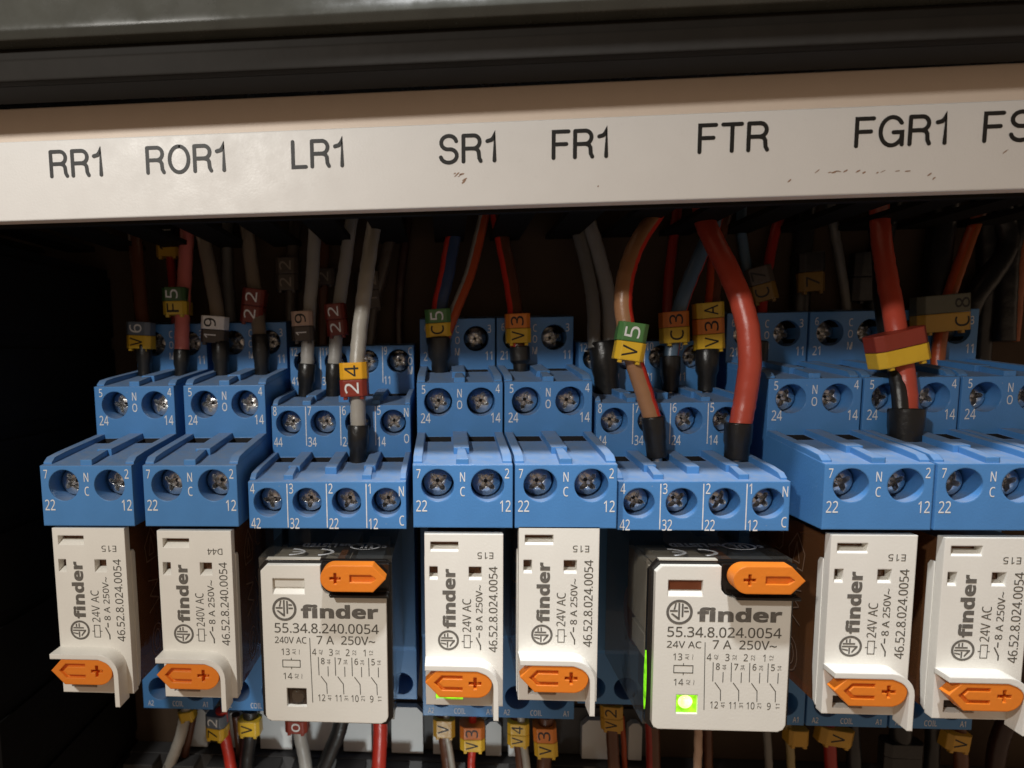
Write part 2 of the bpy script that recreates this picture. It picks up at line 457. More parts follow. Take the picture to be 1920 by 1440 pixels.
mb = MB(); mb.box(-14, 20, 4.4, 4.6, -16, 12, 'panel')
struct(obj('back_panel', mb))

# upper cabinet frame: painted face, groove, inner lip (a folded sheet profile swept along x)
fr = thing('cabinet_frame', 'dark painted steel cabinet frame with a worn edge across the top', 'cabinet frame', (0, -1.32, 5.81))
prof = [(-0.12, 9.0), (-0.12, 0.80), (-0.17, 0.70), (-0.175, 0.60), (-0.10, 0.51), (0.02, 0.48), (0.3, 0.48), (0.3, 9.0)]
mb = MB(); mb.prism_x([(y, z) for y, z in prof][::-1], -16, 18, 'frame')
mb.prism_x([(0.3, 8.8), (0.3, 0.60), (3.5, 0.60), (3.5, 8.8)], -15.9, 17.9, 'frame')
obj('front_face', mb, fr)
mb = MB(); mb.prism_x([(0.0, 0.03), (0.10, 0.003), (0.10, 0.475), (0.08, 0.475), (0.08, 0.33), (0.0, 0.30)], -16, 18, 'seal')
obj('inner_lip', mb, fr)
mb = MB(); mb.prism_x([(0.103, 0.0), (0.66, 0.0), (0.66, 0.47), (0.103, 0.47)], -16, 18, 'lip_shade')  # block added under the frame, its deep shade painted in black
obj('underside_shade', mb, fr)
fr.rotation_euler = (0, 0, R(0.5))

# upper trunking with the lettered lid
td = thing('cable_trunking', 'beige trunking lid with a white strip lettered RR1 to FS above the sockets', 'cable trunking', (0, -0.5, 4.18))
mb = MB(); mb.prism_x([(0.0, 0.02), (0.05, 0.0), (0.16, 0.0), (0.16, 1.645), (0.0, 1.645)], -15, 18, 'beige')
obj('lid', mb, td)
mb = MB(); mb.prism_x([(-0.03, 0.02), (-0.02, 0.008), (-0.003, 0.008), (-0.003, 1.165), (-0.02, 1.165), (-0.03, 1.15)], -15, 18, 'lid')
ls = obj('label_strip', mb, td)
mb = MB(); mb.box(-15, 18, 0.165, 0.30, -0.045, 1.6, 'lid_edge')
obj('side_wall', mb, td)
mb = MB()
mb.box(-15, 18, 0.30, 0.62, 0.35, 0.45, 'lid_edge')
for i in range(27):
    x = -14.6 + i * 1.2
    mb.box(x, x + 0.62, 0.621, 4.88, 0.35, 0.45, 'lid_edge')
obj('slotted_floor', mb, td)
for s, cx, wd, cz in (('RR1', -5.479, .822, 4.997), ('ROR1', -3.795, 1.206, 4.998), ('LR1', -1.825, .77, 5.001), ('SR1', .339, .82, 4.991),
                      ('FR1', 1.917, .778, 4.994), ('FTR', 4.005, .953, 5.001), ('FGR1', 6.198, 1.188, 5.003), ('FSR1', 7.85, 1.20, 5.008)):
    mb = MB(); engrave(mb, s, (cx, -0.034, cz - 4.18), 0.355, wd - .05, 'k')
    obj('printed_name', mb, ls)
mb = MB()
rs = random.Random(3)
for x, z in ((.16, 4.655), (.19, 4.64), (.232, 4.626), (.26, 4.64), (.30, 4.57), (.29, 4.54), (5.14, 4.514), (5.30, 4.49), (5.36, 4.49), (5.42, 4.50), (5.51, 4.50), (5.68, 4.495),
             (5.75, 4.47), (5.93, 4.465), (6.0, 4.48), (6.19, 4.477), (6.33, 4.472), (6.61, 4.42), (6.67, 4.368), (7.55, 4.68), (4.78, 4.40), (2.18, 4.41)):
    w_, h_, a_ = rs.uniform(.012, .05), rs.uniform(.006, .016), rs.uniform(-.2, .9)
    pts = []
    for i in range(7):
        t = 2 * math.pi * i / 7; k = rs.uniform(.6, 1.2)
        px, pz = math.cos(t) * w_ * k, math.sin(t) * h_ * k
        pts.append((x + px * math.cos(a_) - pz * math.sin(a_), -0.034, z - 4.18 + px * math.sin(a_) + pz * math.cos(a_)))
    mb.add(pts, [tuple(range(7))], 'moulded')
obj('scuff_mark', mb, ls)

# black slotted trunking standing on the left
sd = thing('cable_trunking', 'black slotted trunking standing upright in the dark at the left', 'cable trunking', (-7.65, 0, 0))
mb = MB(); mb.box(-3.0, -0.06, -0.2, 4.35, -15, 4.1, 'duct_black'); obj('trunking_body', mb, sd)
mb = MB()
for i in range(12):
    z = 3.9 - i * 1.6
    mb.prism_x([(-0.25, z - 1.32), (4.34, z - 1.32), (4.34, z), (-0.25, z)], -0.055, 0.0, 'duct_black')
obj('slotted_wall', mb, sd)

# strip on the panel below the sockets, patches of light built as pale blocks
ws = thing('lower_strip', 'dark strip with added pale patches of light low on the panel behind the wires', 'rail', (0, 4.3, -6.9))
mb = MB(); mb.box(-6.5, 4.6, 0.02, 0.09, -0.40, 0.75, 'duct_grey'); obj('lower_strip_face', mb, ws)
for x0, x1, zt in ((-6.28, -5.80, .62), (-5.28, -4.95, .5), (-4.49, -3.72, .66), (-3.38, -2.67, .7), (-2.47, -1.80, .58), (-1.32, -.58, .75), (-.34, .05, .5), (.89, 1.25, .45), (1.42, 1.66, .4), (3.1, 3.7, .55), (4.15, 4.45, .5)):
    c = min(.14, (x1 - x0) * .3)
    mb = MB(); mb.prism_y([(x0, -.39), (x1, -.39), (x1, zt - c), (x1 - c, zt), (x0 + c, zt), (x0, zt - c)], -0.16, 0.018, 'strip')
    obj('light_patch', mb, ws)

# lower trunking: its slotted top wall lies below the sockets
ld = thing('cable_trunking', 'dark grey trunking under the relays that takes the lower wires', 'cable trunking', (0, 0, -7.35))
mb = MB(); mb.box(-9, 16, 3.95, 4.38, -5, 0.0, 'duct_grey'); obj('trunking_body', mb, ld)
mb = MB()
for i in range(25):
    x = -8.6 + i * 1.0
    mb.box(x, x + 0.7, 3.5, 3.945, -0.14, -0.02, 'duct_grey')
obj('slotted_wall', mb, ld)

# ------------------------------------------------------------------ screws
def screw_mesh(r):
    b = MB(); n = 30
    b.cyl_y(0, 0, r * 0.93, 0.0, 0.03, 'screw', n, r); b.cyl_y(0, 0, r, 0.03, 0.14, 'screw', n)
    # one closed body: rebuild as a turned profile
    b = MB()
    prof = [(0.0, -0.04), (r * 0.5, -0.03), (r * 0.86, 0.012), (r, 0.05), (r, 0.16), (0.0, 0.16)]
    vs, fs = [], []
    for rr, y in prof[1:5]:
        vs += [(rr * math.cos(2 * math.pi * i / n), y, rr * math.sin(2 * math.pi * i / n)) for i in range(n)]
    for j in range(3):
        fs += [(j * n + i, j * n + (i + 1) % n, (j + 1) * n + (i + 1) % n, (j + 1) * n + i) for i in range(n)]
    c0 = len(vs); vs.append((0, prof[0][1], 0)); c1 = len(vs); vs.append((0, prof[-1][1], 0))
    fs += [(c0, (i + 1) % n, i) for i in range(n)] + [(c1, 3 * n + i, 3 * n + (i + 1) % n) for i in range(n)]
    b.add(vs, fs, 'screw')
    # star-shaped recess that narrows with depth
    a = MB(); k = 24; n2 = []
    for q in range(k):
        th = 2 * math.pi * q / k
        m = (0.5 + 0.5 * math.cos(4 * th)) ** 1.3
        n2.append((r * (.27 + .53 * m) * math.cos(th), r * (.27 + .53 * m) * math.sin(th)))
    a.add([(x * 1.25, -.1, z * 1.25) for x, z in n2] + [(x * .62, .12, z * .62) for x, z in n2],
          [tuple(range(k)), tuple(range(k, 2 * k))[::-1]] + [(k + i, k + (i + 1) % k, (i + 1) % k, i) for i in range(k)], 'screw')
    d = MB(); d.cyl_y(0, 0, r * 0.26, -0.1, 0.135, 'slot', 12, r * 0.14)
    return carve(b, [a, d], 'screw')

SCREW_A, SCREW_B = screw_mesh(0.232), screw_mesh(0.212)

# ------------------------------------------------------------------ two-pole sockets
Y3, Y2, Y1, Y4, YB = 0.0, 1.81, 3.62, 3.0, 4.36

def socket_two_pole():
    t = thing('relay_socket', '-', 'relay socket', (0, 0, 0), 'two-pole relay sockets on the rail')
    prof = [(Y3, -0.69), (Y3, 0.33), (Y2, 0.55), (Y2, 1.555), (Y1, 1.75), (Y1, 2.82), (YB, 2.9), (YB, -5.66), (Y4, -5.66), (Y4, -3.9), (2.7, -3.7), (2.7, -0.69)]
    h = 0.79
    b = MB(); b.prism_x(prof[::-1], -h, h, 'blue')
    holes, slots = MB(), MB()
    for y, z in ((Y3, 0), (Y2, 1.196), (Y1, 2.40), (Y4, -5.2)):
        for sx in (-1, 1): holes.cyl_y(sx * 0.395, z, 0.262, y - 0.2, y + 0.9, 'blue', 40)
    for y, z in ((Y2, 0.55), (Y1, 1.75)):
        for sx in (-1, 1):
            slots.box(sx * 0.395 - 0.235, sx * 0.395 + 0.235, y - 0.36, y - 0.008, z - 0.75, z + 0.35, 'hollow_shade')
    for sx in (-1, 1): slots.box(sx * 0.395 - 0.235, sx * 0.395 + 0.235, Y1 + .12, Y1 + .5, 2.2, 3.2, 'hollow_shade')
    obj('housing', carve(b, [holes, slots], 'housing'), t)
    # raised ribs on the ledges, the middle one with a dovetail nose
    for (ya, za, yb, zb) in ((Y3, 0.33, Y2, 0.55), (Y2, 1.555, Y1, 1.75)):
        rb = MB()
        g = (zb - za) / (yb - ya)
        Z = lambda y: za + g * (y - ya)
        for x0, x1 in ((-h + .004, -h + .15), (h - .15, h - .004)):
            rb.prism_x([(ya + .10, Z(ya + .1) - .1), (yb + .02, Z(yb) - .1), (yb + .02, Z(yb) + .085), (ya + .5, Z(ya + .5) + .10), (ya + .2, Z(ya + .2) + .09), (ya + .10, Z(ya + .1) + .03)], x0, x1, 'blue')
        rb.prism_x([(ya + .62, Z(ya + .62) - .1), (yb + .02, Z(yb) - .1), (yb + .02, Z(yb) + .10), (ya + .62, Z(ya + .62) + .115)], -.13, .13, 'blue')
        # nose: wedge from narrow (front) to wide
        zf, zk = Z(ya + .03), Z(ya + .61)
        rb.add([(-.10, ya + .03, zf - .1), (.10, ya + .03, zf - .1), (.06, ya + .61, zk - .1), (-.06, ya + .61, zk - .1),
                (-.10, ya + .03, zf + .09), (.10, ya + .03, zf + .09), (.06, ya + .61, zk + .10), (-.06, ya + .61, zk + .10)],
               [(0, 3, 2, 1), (4, 5, 6, 7), (0, 1, 5, 4), (1, 2, 6, 5), (2, 3, 7, 6), (3, 0, 4, 7)], 'blue')
        obj('ledge_ribs', rb, t)
    for y, z in ((Y3, 0), (Y2, 1.196), (Y1, 2.40)):
        for sx in (-1, 1):
            s = obj('terminal_screw', SCREW_A, t, (sx * 0.395, y + 0.30, z))
            s.rotation_euler = (random.uniform(-.12, .12), random.uniform(0, 6.28), random.uniform(-.12, .12))
    mks = {Y3: MB(), Y2: MB(), Y1: MB(), Y4: MB()}; e = 0.004
    for s, x, z, cap, y in (('7', -.70, .19, .145, Y3), ('2', .70, .19, .155, Y3), ('N', .0, .135, .15, Y3), ('C', .0, -.10, .15, Y3), ('22', -.655, -.335, .18, Y3), ('12', .675, -.335, .18, Y3),
                            ('5', -.665, 1.436, .155, Y2), ('4', .70, 1.436, .155, Y2), ('N', 0, 1.36, .155, Y2), ('O', 0, 1.145, .155, Y2), ('24', -.63, .90, .18, Y2), ('14', .665, .90, .18, Y2),
                            ('6', -.66, 2.63, .15, Y1), ('3', .67, 2.60, .16, Y1), ('C', 0, 2.60, .15, Y1), ('O', 0, 2.37, .15, Y1), ('M', 0, 2.13, .15, Y1), ('21', -.64, 2.04, .18, Y1), ('11', .66, 2.04, .18, Y1),
                            ('A2', -.62, -5.54, .12, Y4), ('COIL', 0, -5.54, .12, Y4), ('A1', .62, -5.54, .12, Y4)):
        write(mks[y], s, (x, y - e, z), cap, 'ink_white', narrow=0.66, bold=0.004)
    for mk in mks.values(): obj('terminal_marking', mk, t)
    return t

# ------------------------------------------------------------------ four-pole sockets
def socket_four_pole():
    t = thing('relay_socket', '-', 'relay socket', (0, 0, 0), 'four-pole relay sockets on the rail')
    A3, A2, A1 = 0.2, 1.79, 3.39
    z3, z2, z1 = -0.33, 0.822, 1.955
    prof = [(A3, -0.77), (A3, 0.02), (A2, 0.17), (A2, 1.15), (A1, 1.27), (A1, 2.28), (YB, 2.34), (YB, -5.3), (Y4, -5.3), (Y4, -4.2), (2.75, -4.0), (2.75, -0.77)]
    h = 1.315
    b = MB(); b.prism_x(prof[::-1], -h, h, 'blue')
    holes, slots = MB(), MB()
    PX = (-.99, -.33, .33, .99)
    for y, z in ((A3, z3), (A2, z2), (A1, z1), (Y4, -4.95)):
        for x in PX: holes.cyl_y(x, z, 0.243, y - 0.2, y + 0.8, 'blue', 40)
    for y, z in ((A2, 0.17), (A1, 1.27)):
        for x in PX: slots.box(x - .2, x + .2, y - .34, y - .008, z - .75, z + .35, 'hollow_shade')
    for x in PX: slots.box(x - .2, x + .2, A1 + .12, A1 + .5, 1.9, 2.8, 'hollow_shade')
    obj('housing', carve(b, [holes, slots], 'housing'), t)
    for (ya, za, yb, zb) in ((A3, 0.02, A2, 0.17), (A2, 1.15, A1, 1.27)):
        rb = MB()
        g = (zb - za) / (yb - ya)
        Z = lambda y: za + g * (y - ya)
        for x0, x1 in ((-h + .004, -h + .1), (h - .1, h - .004)):
            rb.prism_x([(ya + .10, Z(ya + .1) - .1), (yb + .02, Z(yb) - .1), (yb + .02, Z(yb) + .10), (ya + .5, Z(ya + .5) + .11), (ya + .2, Z(ya + .2) + .09), (ya + .10, Z(ya + .1) + .03)], x0, x1, 'blue')
        for k, x in enumerate((-.66, 0, .66)):
            y0 = ya + (.55 if k != 1 else .45)
            rb.prism_x([(y0, Z(y0) - .1), (yb + .02, Z(yb) - .1), (yb + .02, Z(yb) + .11), (y0, Z(y0) + .12)], x - .1, x + .1, 'blue')
            if k != 1:
                zf, zk = Z(ya + .12), Z(ya + .54)
                rb.add([(x - .08, ya + .12, zf - .1), (x + .08, ya + .12, zf - .1), (x + .05, ya + .54, zk - .1), (x - .05, ya + .54, zk - .1),
                        (x - .08, ya + .12, zf + .08), (x + .08, ya + .12, zf + .08), (x + .05, ya + .54, zk + .11), (x - .05, ya + .54, zk + .11)],
                       [(0, 3, 2, 1), (4, 5, 6, 7), (0, 1, 5, 4), (1, 2, 6, 5), (2, 3, 7, 6), (3, 0, 4, 7)], 'blue')
        obj('ledge_ribs', rb, t)
    for y, z in ((A3, z3), (A2, z2), (A1, z1)):
        for x in PX:
            s = obj('terminal_screw', SCREW_B, t, (x, y + 0.27, z))
            s.rotation_euler = (random.uniform(-.12, .12), random.uniform(0, 6.28), random.uniform(-.12, .12))
    e = 0.004
    for y, z, tops, bots, la, lb in ((A3, z3, '4321', ('42', '32', '22', '12'), 'N', 'C'), (A2, z2, '8765', ('44', '34', '24', '14'), 'N', 'O')):
        mk = MB()
        for i, x in enumerate(PX):
            write(mk, tops[i], (x - .33 + .035, y - e, z + .235), .165, 'ink_white', narrow=.62, align='l', bold=.004)
            write(mk, bots[i], (x - .33 + .035, y - e, z - .355), .175, 'ink_white', narrow=.60, align='l', bold=.004)
            if i: stroke(mk, [(x - .33, z + .31), (x - .33, z - .42)], .017, 'ink_white', y - e)
        write(mk, la, (1.24, y - e, z + .19), .165, 'ink_white', narrow=.62, bold=.004)
        write(mk, lb, (1.24, y - e, z - .30), .165, 'ink_white', narrow=.62, bold=.004)
        obj('terminal_marking', mk, t)
    mk = MB()
    for i, x in enumerate(PX):
        write(mk, ('12', '11', '10', '9')[i], (x - .30, A1 - e, z1 + .22), .16, 'ink_white', narrow=.6, align='l', bold=.004)
        write(mk, ('41', '31', '21', '11')[i], (x - .30, A1 - e, z1 - .40), .17, 'ink_white', narrow=.6, align='l', bold=.004)
        if i: stroke(mk, [(x - .33, z1 + .3), (x - .33, z1 - .45)], .017, 'ink_white', A1 - e)
    for i, ch in enumerate('COM'): write(mk, ch, (1.24, A1 - e, z1 + .2 - .2 * i), .16, 'ink_white', narrow=.6, bold=.004)
    obj('terminal_marking', mk, t)
    return t

two = (('RR1', -5.96, 'blue two-pole relay socket under the lettering RR1, at the left end'),
       ('ROR1', -4.19, 'blue two-pole relay socket under the lettering ROR1'),
       ('SR1', .266, 'blue two-pole relay socket under the lettering SR1'),
       ('FR1', 1.883, 'blue two-pole relay socket under the lettering FR1'),
       ('FGR1', 6.553, 'blue two-pole relay socket under the lettering FGR1'),
       ('FS', 8.18, 'blue two-pole relay socket under the cut-off lettering FS'),
       ('', 9.81, 'blue two-pole relay socket mostly cut off by the right edge'))
proto = socket_two_pole()
for i, (nm, x, lab) in enumerate(two):
    o = proto if i == 0 else copy_thing(proto)
    o.location = (x, 0, 0); o['label'] = lab
    if i:
        for c in o.children:
            if c.name.startswith('terminal_screw'): c.rotation_euler[1] = random.uniform(0, 6.28)
proto = socket_four_pole()
for i, (x, lab) in enumerate(((-1.9655, 'blue four-pole relay socket under the lettering LR1'), (4.063, 'blue four-pole relay socket under the lettering FTR'))):
    o = proto if i == 0 else copy_thing(proto)
    o.location = (x, 0, 0); o['label'] = lab
    if i:
        for c in o.children:
            if c.name.startswith('terminal_screw'): c.rotation_euler[1] = random.uniform(0, 6.28)

# ------------------------------------------------------------------ test levers
def lever_mesh(length, hgt, depth, flip):
    """arrow-shaped lever: pointed at one end, round at the other, with a sunk arrow and a plus; tip at x=0"""
    r = hgt / 2
    tip = r * 0.95
    arc = [(length - r + r * math.cos(a), r * math.sin(a)) for a in [R(-90 + 180 * i / 16) for i in range(17)]]
    out = [(0, 0), (tip, -r)] + arc + [(tip, r)]
    f = (lambda p: [(length - x, z) for x, z in p][::-1]) if flip else (lambda p: p)
    b = MB(); b.prism_y(f(out), 0, depth, 'orange_lever')
    cuts = []
    k = r * 0.52
    if not flip:
        g = MB(); g.prism_y(f([(tip * .62, 0), (tip * 1.15, -k), (length * .56, -k), (length * .56, -k * .55), (tip * 1.25, -k * .55), (tip * .98, 0), (tip * 1.25, k * .55), (length * .56, k * .55), (length * .56, k), (tip * 1.15, k)]), -.1, .055, 'orange_lever')
    else:
        g = MB(); g.prism_y(f([(tip * .75, 0), (tip * 1.15, -k * .55), (length * .55, -k * .55), (length * .55, k * .55), (tip * 1.15, k * .55)]), -.1, .05, 'orange_lever')
    cuts.append(g)
    px, w, L = length - r * 1.12, r * .11, r * .42
    g = MB(); g.prism_y(f([(px + a, c) for a, c in ((w, w), (w, L), (-w, L), (-w, w), (-L, w), (-L, -w), (-w, -w), (-w, -L), (w, -L), (w, -w), (L, -w), (L, w))]), -.1, .10, 'orange_lever')
    cuts.append(g)
    return carve(b, cuts, 'test_lever')

LEVER_A = lever_mesh(1.06, 0.475, 0.20, False)
LEVER_B = lever_mesh(1.05, 0.43, 0.24, True)

def emblem(mb, cx, cz, r, mat, y, rot):
    """round maker's emblem: a ring with slanting and upright bars"""
    def T(pts): return [((cx - z, cz + x) if rot else (cx + x, cz + z)) for x, z in pts]
    ring(mb, cx, cz, r * .80, r, mat, y)
    for pts in ([(-.10, .74), (-.10, -.62), (.04, -.62), (.04, .74)], [(.16, .70), (.16, -.40), (.30, -.40), (.30, .66)],
                [(-.66, -.14), (-.10, -.62), (-.10, -.40), (-.50, -.10)], [(-.72, .02), (-.14, .02), (-.14, .16), (-.72, .16)],
                [(.34, .28), (.66, .28), (.60, .42), (.34, .42)], [(.34, .0), (.70, .0), (.70, .13), (.34, .13)], [(-.34, .7), (-.46, .2), (-.32, .2), (-.22, .72)]):
        p = T([(a * r, b * r) for a, b in pts])
        mb.add([(x, y, z) for x, z in p], [(0, 1, 2, 3)], mat)

# ------------------------------------------------------------------ two-pole relays
def relay_two_pole():
    t = thing('plug_in_relay', '-', 'relay', (0, 0, 0), 'narrow two-pole relays')
    b = MB(); b.box(-.63, .63, 0, .16, -2.9, 0, 'cover')
    c = MB()
    c.prism_x([(-.1, -.13), (.5, -.13), (.5, -.215), (.13, -.215), (-.1, -.34)][::-1], -.535, -.085, 'cover')
    c.prism_x([(-.1, -.54), (.5, -.54), (.5, -.70), (.12, -.70), (-.1, -.80)][::-1], -.555, -.42, 'cover')
    c.prism_x([(-.1, -.54), (.5, -.54), (.5, -.70), (.12, -.70), (-.1, -.80)][::-1], .08, .285, 'cover')
    c.box(-.47, -.02, -.1, .5, -2.80, -2.60, 'cover')
    obj('cover', carve(b, [c], 'cover'), t)
    # backing seen through the windows
    mb = MB(); mb.box(-.54, -.08, .172, .22, -.3, -.1, 'flag'); obj('flag_window', mb, t)
    mb = MB(); mb.box(-.56, .29, .175, .23, -.78, -.5, 'recess'); obj('window_backing', mb, t)
    mb = MB(); mb.box(-.48, 0, .165, .23, -2.82, -2.58, 'recess'); obj('indicator_window', mb, t)
    for sx in (-1, 1):
        mb = MB(); mb.prism_x([(.163, -.43), (.25, -.43), (.30, -.50), (.30, -2.25), (.24, -2.80), (.163, -2.85)][::-1], sx * .618 - .022, sx * .618 + .022, 'cover')
        obj('side_clip', mb, t)
    # hood over the lever: shelf, rounded corner, fin
    path = [(-.635, -2.075), (.20, -2.075)]
    path += [(.20 + .335 * math.sin(R(a)), -2.41 + .335 * math.cos(R(a))) for a in (15, 30, 45, 60, 75)]
    path += [(.535, -2.41), (.535, -2.98)]
    inn = [(.455, -2.98), (.455, -2.43)] + [(.20 + .255 * math.sin(R(a)), -2.43 + .255 * math.cos(R(a))) for a in (75, 60, 45, 30, 15)] + [(.20, -2.16), (-.635, -2.16)]
    mb = MB(); n = len(path)
    poly = path + inn
    mb.prism_y(poly[::-1], -.30, .02, 'cover')
    # the shelf and fin rise towards the case, so give them a thicker root
    obj('lever_hood', mb, t)
    obj('test_lever', LEVER_A, t, (-.63, -.29, -2.365))
    mb = MB(); mb.cyl_y(.2, -2.365, .12, -.1, .1, 'orange_lever', 16); obj('lever_pivot', mb, t)
    # smoked case and what shows inside it
    mb = MB(); mb.box(-.59, .59, .17, 2.98, -2.86, -.06, 'case46'); obj('smoked_case', mb, t)
    mb = MB(); mb.box(-.47, .47, .5, 1.2, -2.6, -.3, 'inner_dark'); mb.box(-.5, .5, 1.3, 2.8, -2.7, -1.7, 'inner_dark'); mb.box(-.40, .40, 1.3, 2.0, -1.5, -.3, 'inner')
    obj('contact_frame', mb, t)
    mb = MB()
    P = [(0, 2.0, -1.5 + .1 * i) for i in range(11)]; mb.tube([(0, 2.35, -1.55), (0, 2.35, -.5)], .42, 'coil', 20)
    obj('coil', mb, t)
    mm = MB()
    for sx in (-1, 1):
        X = sx * .594
        def P2(pts, closed=True):
            q = pts + [pts[0]] if closed else pts
            for (a, b2), (c2, d2) in zip(q, q[1:]):
                v = Vector((c2 - a, d2 - b2)); nn = Vector((-v.y, v.x)).normalized() * .012
                mm.add([(X, a + nn.x, b2 + nn.y), (X, c2 + nn.x, d2 + nn.y), (X, c2 - nn.x, d2 - nn.y), (X, a - nn.x, b2 - nn.y)], [(0, 1, 2, 3)], 'moulded')
        P2([(1.0, -.25), (1.25, -.55), (1.2, -.85), (.8, -.85), (.75, -.55)]); P2([(1.0, -.4), (1.1, -.75), (.9, -.75)])
        P2([(1.45, -.35), (1.45, -.6), (1.55, -.7), (1.7, -.7)], False)
        P2([(.8, -1.2), (1.2, -1.3), (.85, -1.5), (1.2, -1.65), (.8, -1.8)], False); P2([(1.35, -1.25), (1.6, -1.6), (1.35, -1.85)], False)
        P2([(1.05 + .22 * math.cos(a), -2.4 + .3 * math.sin(a)) for a in [2 * math.pi * i / 14 for i in range(14)]])
        P2([(1.05 + .11 * math.cos(a), -2.4 + .19 * math.sin(a)) for a in [2 * math.pi * i / 12 for i in range(12)]])
        P2([(1.45, -2.15), (1.45, -2.6), (1.7, -2.6)], False)
    obj('moulded_mark', mm, t)
    return t

def print_two_pole(t, volt, code, batch):
    mb = MB(); y = -.004; r, u = (0, 0, 1), (-1, 0, 0)     # lettering runs upwards
    write(mb, batch, (.345, y, -.35), .105, 'ink_dark', width=.255, right=(-1, 0, 0), up=(0, 0, -1))
    write(mb, 'finder', (-.235, y, -1.075), .185, 'ink_grey', width=1.0, right=r, up=u, bold=.028)
    emblem(mb, -.255, -1.78, .172, 'ink_grey', y, True)
    write(mb, volt, (.045, y, -1.355), .14, 'ink_dark', width=.56 if len(volt) < 7 else .58, right=r, up=u)
    stroke(mb, [(.0, -1.9), (.1, -1.9), (.1, -1.69), (.0, -1.69), (.0, -1.9)], .012, 'ink_dark', y)
    stroke(mb, [(-.035, -1.795), (0, -1.795)], .012, 'ink_dark', y); stroke(mb, [(.1, -1.795), (.135, -1.795)], .012, 'ink_dark', y)
    write(mb, '8 A 250V~', (.245, y, -1.22), .105, 'ink_dark', width=.76, right=r, up=u, bold=.006)
    stroke(mb, [(.265, -1.93), (.265, -1.86), (.2, -1.73)], .02, 'ink_dark', y); stroke(mb, [(.245, -1.72), (.245, -1.65)], .02, 'ink_dark', y)
    write(mb, code, (.47, y, -1.25), .135, 'ink_dark', width=1.44, right=r, up=u, bold=.004)
    obj('printed_text', mb, t)

two_r = ((-5.99, -.731, '24V AC', '46.52.8.024.0054', 'E15', 'narrow white relay with orange lever below the RR1 socket, leftmost', 0),
         (-4.17, -.767, '240V AC', '46.52.8.240.0054', 'D44', 'narrow white relay printed 240V AC and D44, second from left', 0),
         (.280, -.795, '24V AC', '46.52.8.024.0054', 'E15', 'narrow white relay with its green lamp lit behind the orange lever', 1),
         (1.787, -.673, '24V AC', '46.52.8.024.0054', 'E15', 'narrow white relay between the lit narrow one and the lit wide one', 0),
         (6.545, -.775, '24V AC', '46.52.8.024.0054', 'E15', 'narrow white relay just right of the wide relay with bright green lamp', 0),
         (8.20, -.807, '24V AC', '46.52.8.024.0054', 'E15', 'narrow white relay cut by the right edge of the picture', 0))
proto = relay_two_pole()
made = []
for i, (x, z, v, code, bt, lab, lit) in enumerate(two_r):
    o = proto if i == 0 else copy_thing(proto)
    o.location = (x, 0, z); o['label'] = lab
    made.append(o)
    if lit:
        for c in o.children:
            if c.name.startswith('indicator_window'):
                mb = MB(); mb.box(-.47, -.02, .045, .12, -2.81, -2.59, 'led_on'); c.data = mb.mesh('lit_indicator'); c['label'] = 'indicator glowing green'
for o, (x, z, v, code, bt, lab, lit) in zip(made, two_r): print_two_pole(o, v, code, bt)

